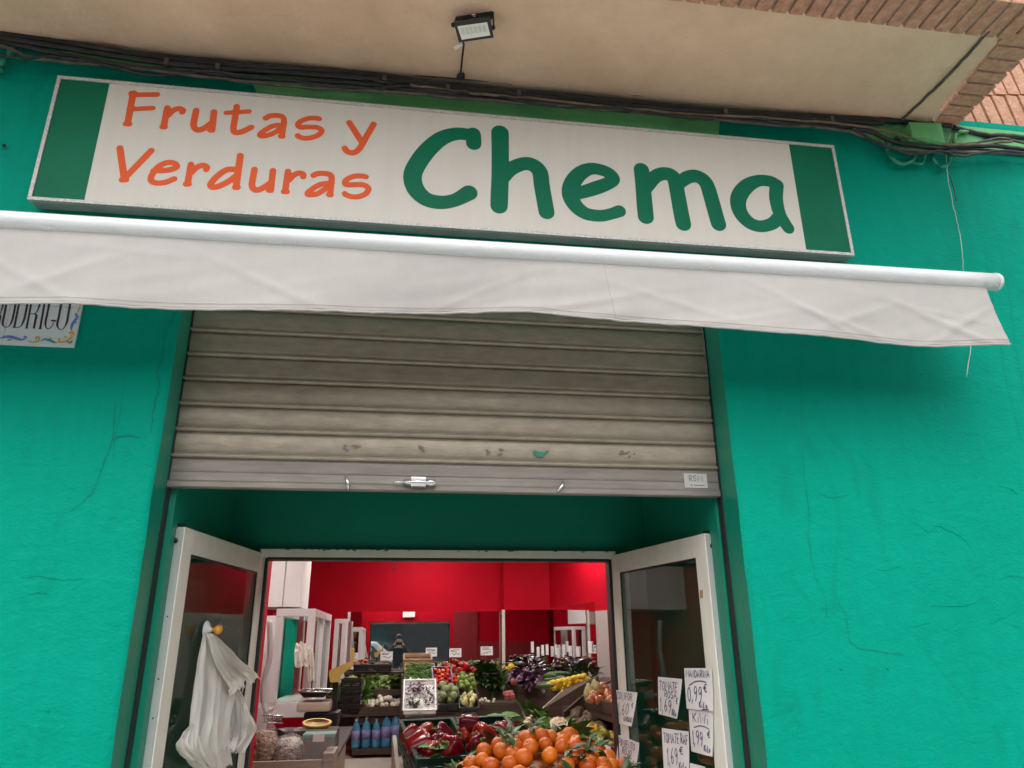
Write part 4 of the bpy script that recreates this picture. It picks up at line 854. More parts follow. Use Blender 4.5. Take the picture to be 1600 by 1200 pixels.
# ================================================================== INTERIOR SHELL
YBK = 7.7; ZCI = 2.95
ZFL = A(590, 1181, 6.75).z
struct('shop_floor', MB().b2((-3.2, 1.27, -.1), (4.2, YBK + .3, ZFL), .004), 'floor')
struct('door_step', MB().b2((-.82, .16, -.1), (1.2, 1.265, .004)), 'floor')
RW0 = Vector((1.966, YBK, 0)); RW1 = Vector((2.286, 6.307, 0)); rd = (RW1 - RW0).normalized(); RWE = RW0 + rd * 6.68
obj('back_wall', MB().b2((-2.6, YBK, -.05), (2.05, YBK + .15, ZCI)), 'red', BLD)
rw = MB(); nr_ = Vector((rd.y, -rd.x, 0)); nr_ = nr_ if nr_.x > 0 else -nr_
rw.poly([RW0 + Vector((0, 0, -.05)), RWE + Vector((0, 0, -.05)), RWE + Vector((0, 0, ZCI)), RW0 + Vector((0, 0, ZCI))], nr_ * .12); obj('right_wall', rw, 'red', BLD)
obj('left_wall', MB().b2((-2.6, 1.25, -.05), (-2.45, YBK - .002, ZCI)), 'red', BLD)
fw = MB(); fw.b2((-2.6, 1.225, -.05), (XD0 - .035, 1.262, ZCI)); fw.b2((XD1 + .035, 1.225, -.05), (3.6, 1.262, ZCI)); fw.b2((XD0 - .0345, 1.225, ZH + .04), (XD1 + .0345, 1.262, ZCI)); obj('front_inner_wall', fw, 'red', BLD)
obj('ceiling', MB().b2((-2.6, 1.1, ZCI + .001), (4.0, YBK + .15, ZCI + .1)), 'white', BLD)
# red return beside the door, corner pilaster, white pillar
x_ = A(425.5, 878, 1.66).x
obj('inner_return', MB().b2((x_ - .12, 1.264, 0), (x_, 1.66, ZCI)), 'red', BLD)
pcx = A(787, 940, YBK - .12).x; obj('pilaster', MB().b2((pcx, YBK - .12, 2.02), (RW0.x + .02, YBK - .001, ZCI)), 'red', BLD)
obj('corner_post', MB().b2((pcx - .028, YBK - .15, .9), (pcx + .012, YBK - .125, 2.02), .002), 'edge', BLD)
wp = A(472, 900, 4.3); zc1 = A(450, 948, 4.3).z
pl = MB(); pl.b2((-2.44, 4.3, zc1), (wp.x, 4.9, ZCI)); x2 = A(443, 900, 4.3).x; pl.b2((x2 - .012, 4.275, zc1), (x2 + .012, 4.2995, ZCI), .004); obj('white_pillar', pl, 'white', BLD)
# mirrors
z0, z1 = .75, A(600, 956, YBK).z
mono('wall_mirror', MB().b2((A(541, 1000, YBK).x, YBK - .012, z0), (pcx - .03, YBK - .002, z1)), 'mirror', 'wide frameless wall mirror across the back of the shop', 'mirror')
s0, s1 = RW0 + rd * .10, RW1
mm = MB(); zz0 = 1.0; mm.poly([s0 - nr_ * .002 + Vector((0, 0, zz0)), s1 - nr_ * .002 + Vector((0, 0, zz0)), s1 - nr_ * .002 + Vector((0, 0, 2.06)), s0 - nr_ * .002 + Vector((0, 0, 2.04))], -nr_ * .01); mono('side_mirror', mm, 'mirror', 'wall mirror on the right wall above the aubergines', 'mirror')
mono('corner_mirror', MB().b2((pcx + .02, YBK - .135, 1.0), (RW0.x - .03, YBK - .122, 2.02)), 'mirror', 'narrow wall mirror in the back right corner behind the purple greens', 'mirror')
g0, g1 = RW1 + rd * .02, RW1 + rd * 2.0
gp = MB(); gp.poly([g0 - nr_ * .002 + Vector((0, 0, .3)), g1 - nr_ * .002 + Vector((0, 0, .3)), g1 - nr_ * .002 + Vector((0, 0, 1.95)), g0 - nr_ * .002 + Vector((0, 0, 1.95))], -nr_ * .014); obj('wall_panelling', gp, 'panel_grey', BLD)
# ceiling lamps of the shop
for i, (lx, ly) in enumerate(((-.35, 1.95), (.75, 1.95), (-.2, 5.2), (-1.4, 3.3), (1.2, 5.0), (.3, 6.9), (2.0, 6.2))):
    t = thing('ceiling_lamp', 'recessed square ceiling lamp inside the shop', 'ceiling lamp', (lx, ly, ZCI - .03), group='ceiling lamps inside the shop')
    obj('frame', MB().b2((lx - .20, ly - .20, ZCI - .02), (lx + .20, ly + .20, ZCI - .001), .003), 'whitef', t); obj('diffuser', MB().b2((lx - .17, ly - .17, ZCI - .027), (lx + .17, ly + .17, ZCI - .0205)), 'lamp', t)

# ================================================================== INTERIOR FURNITURE
def pbox(m, x0, y0, x1, y1, Y, d, bev=.004):
    xm, ym = (x0 + x1) / 2, (y0 + y1) / 2
    return m.b2((A(x0, ym, Y).x, Y, A(xm, y1, Y).z), (A(x1, ym, Y).x, Y + d, A(xm, y0, Y).z), bev)
# --- white glazed cabinet on the left
def cabinet(pxl, pxr, pxe, ytop, Y0, Y1, zb, label, extra=True):
    xl, xr = A(pxl, 1000, Y0).x, A(pxr, 1000, Y0).x; zt_ = A(pxr, ytop, Y0).z; P = .055
    c = thing('glass_cabinet', label, 'cabinet', ((xl + xr) / 2, (Y0 + Y1) / 2, zb))
    for nm, a, b in (('post', (xl, Y0), 1), ('post', (xr - P, Y0), 1), ('post', (xr - P, Y1 - P), 1), ('post', (xl, Y1 - P), 1), ('post', (xr - P, (Y0 + Y1) / 2), 1)):
        obj('post', MB().b2((a[0], a[1], zb), (a[0] + P, a[1] + P, zt_ - P), .004), 'whitef', c)
    for a, b in (((xl, Y0), (xr, Y0 + P)), ((xr - P, Y0 + P), (xr, Y1)), ((xl, Y1 - P), (xr - P, Y1)), ((xl, Y0 + P), (xl + P, Y1 - P))):
        obj('top_rail', MB().b2((*a, zt_ - P + .0005), (*b, zt_), .004), 'whitef', c)
    obj('base', MB().b2((xl, Y0 + .003, zb - .10), (xr - .003, Y1, zb - .001), .004), 'whitef', c)
    obj('glass_pane', MB().b2((xl + P, Y0 + .02, zb), (xr - P, Y0 + .025, zt_ - P)), 'cglass', c); obj('glass_pane', MB().b2((xr - .03, Y0 + P, zb), (xr - .025, Y1 - P, zt_ - P)), 'cglass', c)
    return c
zcb = A(450, 1098, 3.4).z
cabinet(428, 490, 515, 951, 3.4, 4.75, zcb, 'large white framed glass cabinet standing left behind the scale')
cabinet(521, 540, 541, 967, 7.05, 7.35, 1.2, 'smaller white framed cabinet standing in for a cabinet reflection, left of the mirror')  # added solid stand-in for a reflection of the large cabinet
gz0, gz1 = A(450, 1098, 4.25).z, A(450, 958, 4.25).z
GR = thing('reflection_panel', 'tall teal green panel standing in for the reflected entrance reveal behind the cabinet glass', 'reflection_panel', (A(446, 1000, 4.26).x, 4.26, gz0))  # added panel, stands in for the green reveal reflected in the glass
for a, b in ((425, 443), (444.5, 463)): obj('door', MB().b2((A(a, 1000, 4.26).x, 4.26, gz0), (A(b, 1000, 4.26).x, 4.28, gz1 - .02), .004), 'reflection_panel', GR)  # green sheets of the stand-in reflection, no real doors
obj('body', MB().b2((A(422, 1000, 4.26).x, 4.281, gz0), (A(464, 1000, 4.26).x, 4.6, gz1), .004), 'redd', GR)
bp2 = A(428, 1190, 2.95)
CAB2 = MB()
for i in range(9): CAB2.tube([A(413 + i * 3.2, 1118 + i * .3, 2.7), A(414 + i * 3.2, 1128, 2.75)], .004, 6)
CAB2.tube([A(410, 1117, 2.7), A(442, 1119, 2.7)], .005, 6); CAB2.tube([A(410, 1129, 2.74), A(442, 1130, 2.74)], .005, 6)
mono('wire_basket', CAB2, 'steel', 'chrome wire basket edge behind the bags of nuts', 'basket')
# leaning white chair-like tube frame left of the cabinet
cf = MB(); cf.tube(smooth_path([tuple(A(a, b, 3.0)) for a, b in ((416, 1115), (411, 1090), (413, 1060), (421, 1030), (422, 1000), (421, 970))], 6), .018, 10); cf.tube([A(417, 1110, 3.05), A(424, 1108, 3.2)], .015, 8)
mono('tube_stand', cf, 'pvcgrey', 'white bent tube stand beside the red door return', 'stand')
obj('white_panel', MB().b2((A(421, 1000, 3.6).x - .3, 3.9, .9), (A(428, 1000, 3.9).x, 3.92, A(424, 962, 3.9).z)), 'white', BLD)
# bags hanging from the cabinet
def bag_hang(px0, py0, px1, py1, Y, label):
    def fn(u, v):
        q = A(px0 + (px1 - px0) * (.5 + (u - .5) * (.5 + .5 * v ** .5)) + 5 * v * v, py0 + (py1 - py0) * v + 2 * sin(u * 9), Y)
        return q + Vector((0, -.02 - .04 * abs(sin(u * 9 + v * 2)) * (v + .2) + .02 * mn.noise(Vector((u * 7, v * 7, px0))), 0))
    o = mono('plastic_bag', MB().grid(fn, 24, 24), 'bag', label, 'plastic bag', 'white bags on the glass cabinet'); o.modifiers.new('t', 'SOLIDIFY').thickness = .001
bag_hang(458, 1004, 484, 1042, 3.34, 'short bunched white bag on the front corner of the glass cabinet')
bag_hang(478, 1010, 492, 1064, 3.36, 'longer white bag trailing down the side of the glass cabinet')
# --- counters
zct = .93
c1 = AZ(537, 1167, zct); 
CT = thing('counter', 'long side counter with dark top running back under the scale', 'counter', (-.9, 3.4, 0))
obj('worktop', MB().b2((-1.5, 2.16, zct - .035), (-.385, 4.62, zct), .004), 'dark_top', CT); obj('edge_strip', MB().b2((-1.4, 2.147, zct - .034), (-.387, 2.159, zct - .001)), 'edge', CT)
obj('front_panel', MB().b2((-1.45, 2.2, 0), (-.44, 4.6, zct - .036)), 'wood_grey', CT)
zf = A(450, 1189, 1.86).z; xf = A(521, 1195, 1.86).x
FC = thing('display_stand', 'wood laminate stand by the doorway carrying the bags of nuts', 'stand', (-.8, 1.95, 0))
obj('front_panel', MB().b2((-1.25, 1.86, 0), (xf - .06, 1.885, zf), .002), 'wood_grey', FC); obj('side_post', MB().b2((xf - .058, 1.862, 0), (xf, 2.13, zf + .03), .002), 'wood_grey', FC); obj('shelf_board', MB().b2((-1.25, 1.886, zf - .06), (xf - .06, 2.14, zf - .03), .002), 'wood', FC)
zs_ = zf - .03
# bags and box of nuts
def nut_bag(px, w_px, ytop, yfill, Y, nutm, lb, ln_):
    p = A(px, 1185, Y); r = S(w_px / 2, p); zfl = A(px, yfill, Y).z; ztp = A(px, ytop, Y).z; z0 = zs_ + .002
    m = MB(); h = zfl - z0; M_ = Matrix.Translation((p.x, Y, z0))
    m.lathe([(r * .9, 0), (r * 1.0, h * .3), (r * .93, h * .7), (r * .6, h * .95), (.002, h)], 18, M_)
    n0 = len(m.v)
    for k in range(430):
        a = random.uniform(pi, 2 * pi) if random.random() < .8 else random.random() * 2 * pi; t = random.random() ** .8; rr = float(np.interp(t, [0, .3, .7, .95, 1], [.9, 1, .93, .6, .2])) * r
        m.ball((p.x + rr * cos(a), Y + rr * sin(a), z0 + h * t), random.uniform(.008, .0115), 1, (1, 1, random.uniform(.7, 1.2)))
    o = mono('nuts', m, nutm, ln_, 'nuts'); o['kind'] = 'stuff'
    b = MB(); ht = ztp - z0; rn = r * 1.06
    pr = [(rn * .9, .0), (rn * 1.06, h * .3), (rn, h * .7), (rn * .85, h), (rn * .45, h + (ht - h) * .35), (rn * .25, h + (ht - h) * .5), (rn * .5, h + (ht - h) * .75), (rn * .75, ht)]
    b.lathe(pr, 40, M_, lambda a, z: 1 + (.05 + .25 * max(0, z - h) / max(ht - h, .01)) * (sin(a * 5 + z * 20) * .6 + mn.noise(Vector((cos(a) * 3, sin(a) * 3, z * 14)))))
    b.f.pop(); b.sm.pop()
    mono('nut_bag', b, 'film', lb, 'bag')
nut_bag(411, 40, 1100, 1143, 2.02, 'nut', 'tall knotted clear bag of brown nuts beside the left door leaf', 'brown nuts filling the tall clear bag by the left door leaf')
nut_bag(451, 43, 1138, 1153, 2.03, 'nutw', 'shorter clear bag of pale nuts between the tall bag and the plastic box', 'pale nuts filling the shorter clear bag')
NB = A(498, 1183, 1.98); bxm = MB(); z0 = zs_ + .002; x0, x1 = A(474, 1170, 1.98).x, A(521, 1170, 1.98).x; zt2 = A(498, 1152, 1.98).z
BX = thing('storage_box', 'clear plastic box with mint lid standing at the right end of the stand', 'storage box', ((x0 + x1) / 2, 2.0, z0))
w_ = MB()
for a, b in (((x0, 1.95), (x1, 1.953)), ((x0, 2.097), (x1, 2.1)), ((x0, 1.954), (x0 + .003, 2.096)), ((x1 - .003, 1.954), (x1, 2.096))): w_.b2((*a, z0 + .004), (*b, zt2))
w_.b2((x0, 1.95, z0), (x1, 2.1, z0 + .003)); obj('body', w_, 'film', BX)
obj('lid', MB().b2((x0 - .006, 1.944, zt2 + .001), (x1 + .006, 2.106, zt2 + .02), .006), 'lid', BX)
obj('clip', MB().b2((x0 + .05, 1.938, zt2 - .018), (x1 - .05, 1.9435, zt2 + .022), .002), 'paper2', BX)
nn = MB()
nn.b2((x0 + .012, 1.964, z0 + .006), (x1 - .012, 2.086, z0 + (zt2 - z0) * .66))
for k in range(260): nn.ball((random.uniform(x0 + .01, x1 - .01), random.choice([1.962, 1.962, random.uniform(1.96, 2.09)]), 0), .008, 1); v0 = z0 + .01 + random.random() * (zt2 - z0) * .68; [setattr(v, 'z', v.z + v0) for v in nn.v[-42:]]
o = mono('nuts', nn, 'nutw', 'small pale nuts inside the clear plastic box', 'nuts'); o['kind'] = 'stuff'
# scale
def scale():
    Y = 2.85; p = A(490, 1133, Y)
    t = thing('shop_scale', 'beige counter scale with steel tray and raised yellowish display head', 'scale', (p.x, Y + .1, zct))
    m = MB(); pbox(m, 474, 1114, 527, 1137, Y + .02, .26, .008); obj('base', m, 'blackp', t)
    m = MB(); pbox(m, 463, 1097, 515, 1112.5, Y, .30, .015); obj('body', m, 'scale_b', t)
    m = MB(); a = A(466, 1081, Y - .02); b = A(514, 1081, Y - .02); zb = A(490, 1090, Y).z
    m.add([a, b, b + Vector((.0, .3, .0)), a + Vector((0, .3, 0)), a + Vector((.035, .03, zb - a.z)), b + Vector((-.035, .03, zb - b.z)), b + Vector((-.035, .27, zb - b.z)), a + Vector((.035, .27, zb - a.z))], [(0, 1, 5, 4), (1, 2, 6, 5), (2, 3, 7, 6), (3, 0, 4, 7), (4, 5, 6, 7)]); o = obj('tray', m, 'blackp', t)
    rm = MB(); c4 = [a, b, b + Vector((0, .3, 0)), a + Vector((0, .3, 0))]; rm.tube([c4[0], c4[1], c4[2], c4[3], c4[0]], .006, 8); obj('tray_rim', rm, 'steel', o)
    m = MB(); pbox(m, 518.5, 1066, 527, 1116, Y + .20, .04, .004); obj('pole', m, 'blackp', t)
    H_ = [A(u, v, Y + .16) for u, v in ((514, 1053), (516, 1066), (528, 1066), (531, 1056), (551, 1040), (553, 1014), (549, 1012), (546, 1034), (515, 1047))]
    obj('display_head', MB().poly(H_[:], (0, .09, 0)), 'scale_y', t)
    obj('cable', MB().tube(smooth_path([tuple(A(a_, b_, Y + .1)) for a_, b_ in ((524, 1112), (531, 1114), (534, 1120), (536, 1118))], 5), .005, 6), 'blackp', t)
scale()
ML = A(495, 1132, 2.45)
zm = A(495, 1139, 2.42).z
mono('serving_board', MB().b2((A(462, 1140, 2.42).x, 2.34, zct + .001), (A(528, 1140, 2.42).x, 2.56, zm), .004), 'wood', 'dark wooden box under the half melon on the counter', 'box')
MO = thing('melon', 'half melon lying cut side forward on a wooden box below the scale', 'melon', (ML.x, 2.42, zm))
Mm = Matrix.Translation((ML.x, 2.45, zm + .034)) @ Matrix.Rotation(radians(28), 4, 'X') @ Matrix.Scale(2.1, 4, (1, 0, 0)) @ Matrix.Scale(.85, 4)
obj('rind', MB().lathe([(max(.0001, .050 * sin(t)), -.05 * cos(t)) for t in np.linspace(0, pi / 2, 9)], 24, Mm), 'melon', MO)
obj('flesh', MB().lathe([(.0498, .0005), (.044, .001), (.02, -.004), (.0001, -.006)], 24, Mm), 'melonf', MO)
mono('paper_roll', MB().lathe([(.03, 0), (.034, .01), (.034, .1), (.03, .11), (.012, .112)], 20, Matrix.Translation((A(468, 1130, 2.6).x, 2.6, zct + .001)) ), 'white', 'white paper roll standing left of the melon on the counter', 'paper roll')

# ================================================================== PRODUCE: prototypes and piles
def kindmesh(build):
    m = MB(); build(m); return m
PROTO = {}
def proto(name, mb, m, kids=()):
    me_o = obj(name, mb, m); ch = []
    for nm, kmb, km in kids: obj(nm, kmb, km, me_o, True)
    PROTO[name] = [me_o, False]; return me_o
def place(name, p, label, cat, group, scale=1.0, rot=None):
    src, used = PROTO[name]
    if used: o = copy_tree(src)
    else: o = src; PROTO[name][1] = True
    o.location = p; s_ = scale * random.uniform(.87, 1.10); o.scale = (s_, s_, s_)
    o.rotation_euler = rot if rot else (random.uniform(-.6, .6), random.uniform(-.6, .6), random.random() * 6.28)
    return tag(o, label, cat, group)
def fruit_profile(r, flat=.93, dim=.12, n=12):
    out = []
    for i in range(n + 1):
        t = pi * i / n; rr = r * sin(t); z = -r * flat * cos(t)
        if i > n - 3: z -= r * dim * ((i - (n - 3)) / 3) ** 2
        out.append((max(rr, 0.0), z))
    out[0] = (0.0001, out[0][1]); out[-1] = (0.0001, out[-1][1]); return out
def mleaf(n, L, spread=1.0, seed=1, up=.3):
    random.seed(seed); m = MB()
    for i in range(n):
        a = random.random() * 6.28; m.leaf((0, 0, .034), (cos(a), sin(a), up * random.uniform(.2, 2)), (0, 0, 1), L * random.uniform(.8, 1.2), L * .30, .5, 0, 2, 6, .9)
    return m
random.seed(11)
proto('mandarin', MB().lathe(fruit_profile(.036), 20), 'orange', [('calyx', MB().lathe([(.006, .0295), (.005, .032), (.001, .033)], 8), 'leaf')])
proto('mandarin_with_leaves', MB().lathe(fruit_profile(.036), 20), 'orange', [('leaf', mleaf(1, .085, seed=s, up=.55), 'leaf_dark') for s in (3, 4, 9, 12)] + [('stem', MB().tube([(0, 0, .03), (.003, .002, .045), (.012, .004, .058)], .0022, 6), 'leaf')])
random.seed(12)
def pep(r, h):
    pr = [(.0001, -h * .46), (r * .38, -h * .5), (r * .62, -h * .42), (r * .8, -h * .2), (r * .98, h * .1), (r, h * .28), (r * .86, h * .42), (r * .5, h * .46), (r * .25, h * .40), (.0001, h * .37)]
    pr = [(a, b) for a, b in smooth_path(pr, 3)]; pr = [(max(a, 1e-4), b) for a, b in pr]
    return MB().lathe(pr, 30, None, lambda a, z: 1 + .11 * cos(a * 3 + z * 6) + .05 * cos(a * 4 + 1 + z * 15) + .03 * sin(a * 7))
def pstem(h): 
    m = MB().tube([(0, 0, h * .36), (.002, 0, h * .5), (.012, .004, h * .62)], [.008, .006, .008], 8); m.lathe([(.020, h * .395), (.016, h * .43), (.006, h * .44)], 10); return m
proto('red_pepper', pep(.052, .115), 'pepper', [('stem', pstem(.115), 'leaf')])
proto('small_red_pepper', pep(.040, .085), mat('bright_pepper_skin', (.46, .012, .012), .2, var=.2, rnd=.2, coat=.4), [('stem', pstem(.085), 'leaf')])
proto('tomato', MB().lathe(fruit_profile(.030, .85), 14), 'tomato', [('calyx', mleaf(4, .022, seed=5, up=.1), 'leaf')])
random.seed(13)
proto('lime', MB().ball((0, 0, 0), .03, 2, (1, 1, 1.15), .03), 'lime'); proto('custard_apple', MB().ball((0, 0, 0), .047, 3, (1, 1, .95), .10, 4), 'avocado')
proto('pear', MB().lathe([(.0001, -.038), (.024, -.034), (.034, -.014), (.030, .006), (.018, .03), (.012, .046), (.0001, .052)], 14), 'pear', [('stem', MB().tube([(0, 0, .05), (.002, 0, .07)], .002, 6), 'wood')])
proto('lemon', MB().lathe([(.0001, -.046), (.008, -.042), (.022, -.030), (.031, -.004), (.026, .022), (.010, .038), (.006, .045), (.0001, .047)], 14), 'lemon')
proto('apple', MB().lathe(fruit_profile(.038, .88, .22), 16), 'apple', [('stem', MB().tube([(0, 0, .022), (.003, 0, .042)], .0018, 6), 'wood')])
proto('kiwi', MB().ball((0, 0, 0), .030, 2, (1, 1, 1.3), .03), 'potato'); proto('green_plum', MB().ball((0, 0, 0), .027, 2, (1, 1, 1.05), .02), mat('yellow_green_skin', (.34, .36, .05), .4, col2=(.46, .46, .09), vscale=20, rnd=.25))
proto('potato', MB().ball((0, 0, 0), .036, 3, (1.3, 1, .85), .22, 1.6), 'potato')
proto('white_onion', MB().lathe([(.0001, -.034), (.012, -.034), (.030, -.018), (.034, .0), (.028, .018), (.014, .030), (.004, .034), (.003, .040), (.0001, .041)], 14), 'onion')
proto('aubergine', MB().lathe([(.0001, -.11), (.026, -.10), (.041, -.06), (.036, .0), (.024, .06), (.018, .09), (.0001, .095)], 16), 'eggplant', [('cap', MB().lathe([(.024, .068), (.021, .09), (.008, .10), (.006, .125), (.0001, .127)], 10), 'leaf_dark')])
proto('courgette', MB().lathe([(.0001, -.10), (.018, -.095), (.023, -.04), (.021, .05), (.014, .095), (.009, .115), (.0001, .117)], 12), 'courg')
def leafy(n, L, W, ruff, up=(.2, 1.4), seed=1, r=.03, curl=.7, nv=8):
    random.seed(seed); m = MB()
    for i in range(n):
        a = random.random() * 6.28; t = (i / n); m.leaf((r * cos(a) * (1 - t), r * sin(a) * (1 - t), .02), (cos(a), sin(a), up[0] + (up[1] - up[0]) * t), (0, 0, 1), L * random.uniform(.75, 1.15), W * random.uniform(.8, 1.2), curl, ruff, 5, nv)
    return m
proto('lettuce', leafy(44, .105, .085, .09, (.1, 2.6), 21, .04, .9), 'leaf_pale', [('outer_leaves', leafy(20, .135, .085, .09, (.0, .7), 22, .04), 'leaf')])
proto('celery_bunch', leafy(30, .24, .045, .03, (.6, 3), 23, .03, .5), 'leaf', [('stalks', (lambda m: [m.tube([(0, 0, 0), (.03 * cos(k), .03 * sin(k), .12), (.07 * cos(k), .07 * sin(k), .22)], [.009, .008, .004], 6) for k in range(7)] and m)(MB()), 'leaf_pale')])
proto('chard_bunch', leafy(34, .20, .07, .06, (.1, 1.6), 24, .05, .8), 'leaf_dark', [('stalks', (lambda m: [m.tube([(0, 0, 0), (.06 * cos(k), .06 * sin(k), .03), (.13 * cos(k), .13 * sin(k), .05)], [.008, .006, .003], 6) for k in range(6)] and m)(MB()), 'leaf_pale')])
proto('radicchio', leafy(26, .10, .085, .05, (.0, 2.4), 25, .03, .8), 'radic', [('ribs', leafy(8, .075, .03, .02, (.1, 2), 26), 'leaf_pale')])
def curd():
    random.seed(31); m = MB(); m.ball((0, 0, .05), .055, 3, (1, 1, .8), .1)
    for i in range(150):
        th = random.random() * 6.28; ph = math.acos(random.uniform(-.1, 1)); d = Vector((sin(ph) * cos(th), sin(ph) * sin(th), cos(ph) * .8)); m.ball(Vector((0, 0, .05)) + d * .058, random.uniform(.009, .019), 2, (1, 1, 1), .25, 3)
    return m
proto('cauliflower', curd(), 'curd', [('leaves', leafy(13, .15, .08, .04, (.1, .8), 32, .06, .5), 'leaf'), ('inner_leaves', leafy(8, .10, .05, .03, (.5, 1.3), 33, .062, .2), 'leaf_pale')])
random.seed(41)
def crate(name, label, M_, w, d, h, mt, cat='crate', slots=3, group=None, th=.012, extra=None):
    """open slatted crate, front-left-bottom corner at M_ origin, x = width, y = depth"""
    t = thing(name, label, cat, M_.to_translation(), M_.to_euler(), group)
    hs = (h - .03) / slots
    def side(a, b, nm):
        m = MB(); 
        L_ = (Vector(b) - Vector(a)).length; dx = (Vector(b) - Vector(a)).normalized()
        n_ = Vector((-dx.y, dx.x, 0))
        def bar(s0, s1, z0, z1, t0=0):
            p = Vector(a) + dx * s0; q = Vector(a) + dx * s1
            m.poly([p + Vector((0, 0, z0)), q + Vector((0, 0, z0)), q + Vector((0, 0, z1)), p + Vector((0, 0, z1))], n_ * th)
        for k in range(slots): bar(0.001, L_ - .001, .004 + k * hs, .004 + k * hs + hs * .62)
        bar(0, L_, h - .024, h)
        for s_ in np.linspace(.0, L_ - .018, max(3, int(L_ / .12) + 1)): bar(float(s_), float(s_) + .018, .002, h - .0245)
        obj(nm, m, mt, t, True)
    side((0, 0, 0), (w, 0, 0), 'side'); side((w, d, 0), (0, d, 0), 'side'); side((th, d - th, 0), (th, th, 0), 'side') if False else side((0, d - th - .001, 0), (0, th + .001, 0), 'side'); side((w, th + .001, 0), (w, d - th - .001, 0), 'side')
    rim = MB(); rr = .007
    rim.b2((-rr, -rr, h + .0005), (w + rr, th, h + .010), .003); rim.b2((-rr, d - th, h + .0005), (w + rr, d + rr, h + .010), .003); rim.b2((-rr, th + .0005, h + .0005), (th, d - th - .0005, h + .010), .003); rim.b2((w - th, th + .0005, h + .0005), (w + rr, d - th - .0005, h + .010), .003)
    obj('rim', rim, mt, t, True); obj('bottom', MB().b2((th, th, .002), (w - th, d - th, .012)), mt, t, True)
    return t
def in_crate(M_, w, d, z, kind, label, cat, group, r, n, layers=2, margin=.02, scale=1.0, bump=.0):
    pts = []
    for ly in range(layers):
        tries = 0; cur = []
        while tries < 400 and len(pts) < n:
            tries += 1; x = random.uniform(margin + r, w - margin - r); y = random.uniform(margin + r, d - margin - r)
            if all((x - a) ** 2 + (y - b) ** 2 > (1.8 * r) ** 2 for a, b in cur):
                cur.append((x, y)); q = 1 - ((x / w - .5) ** 2 + (y / d - .5) ** 2) * 2
                pts.append((x, y, z + ly * r * 1.35 + bump * q + random.uniform(-.004, .004)))
    for p in pts: place(kind, M_ @ Vector(p), label, cat, group, scale)
def T3(p, rz=0, rx=0): return Matrix.Translation(p) @ Matrix.Rotation(rz, 4, 'Z') @ Matrix.Rotation(rx, 4, 'X')

# --- front stand in the doorway: two tilted green crates of peppers, mandarin heap, cauliflowers
tilt = radians(22)
fs = MB()
ST = thing('display_table', 'wood laminate display table in the doorway under the peppers and mandarins', 'display table', (.35, 1.3, 0))
pA = A(613, 1150, 1.75); pB = A(634, 1215, 1.20)
def side_board():
    m = MB(); a = Vector((pA.x, 1.78, 0)); b = Vector((pB.x, 1.15, 0)); n_ = Vector((.02, 0, 0))
    m.poly([a, b, b + Vector((0, 0, .80)), a + Vector((0, 0, pA.z))], n_); return m
obj('side_board', side_board(), 'wood_grey', ST)
obj('table_top', MB().add([(pA.x + .03, 1.78, .93), (1.25, 1.78, .93), (1.02, 1.12, .76), (pB.x + .03, 1.12, .76), (pA.x + .03, 1.78, .91), (1.25, 1.78, .91), (1.02, 1.12, .74), (pB.x + .03, 1.12, .74)], [(0, 1, 2, 3), (4, 5, 6, 7), (0, 1, 5, 4), (1, 2, 6, 5), (2, 3, 7, 6), (3, 0, 4, 7)]), 'wood', ST)
lg = MB().b2((.0, 1.2, 0), (.05, 1.25, .75)); obj('leg', lg, 'wood_grey', ST); obj('leg', MB().b2((.95, 1.2, 0), (1.0, 1.25, .75)), 'wood_grey', ST)
# crate rims from the photograph: back rim at depth 1.62, front rim at depth 1.2
bl, brr = A(625, 1128, 1.66), A(711, 1127, 1.66); fl = A(652, 1188, 1.28)
vx = (brr - bl); wc = vx.length * 1.0; vx.normalize(); vy = (bl - fl); dc = vy.length; vy.normalize(); vx = vy.cross(Vector((0, 0, 1))).normalized(); vz = vx.cross(vy).normalized()
def fr(o): 
    m = Matrix((vx, vy, vz)).transposed().to_4x4(); m.translation = o; return m
HC = .13
C1 = fr(fl + vx * .0 - vz * HC); C2 = fr(fl + vx * (wc + .012) - vz * HC)
crate('produce_crate', 'left green plastic crate of red peppers in the doorway', C1, wc - .008, dc, HC, 'crateg', group='green crates in the doorway', slots=3)
crate('produce_crate', 'right green plastic crate of red peppers, half hidden by the mandarins', C2, wc - .008, dc, HC, 'crateg', group='green crates in the doorway', slots=3)
o3 = fl - vy * (dc + .02) - vz * (HC + .03) + vx * .02; C3 = fr(o3)
crate('produce_crate', 'nearest green plastic crate at the bottom edge, left of the mandarins', C3, wc - .008, dc, HC, 'crateg', group='green crates in the doorway', slots=3)
PL_ = 'glossy dark red pepper in the left green crate'
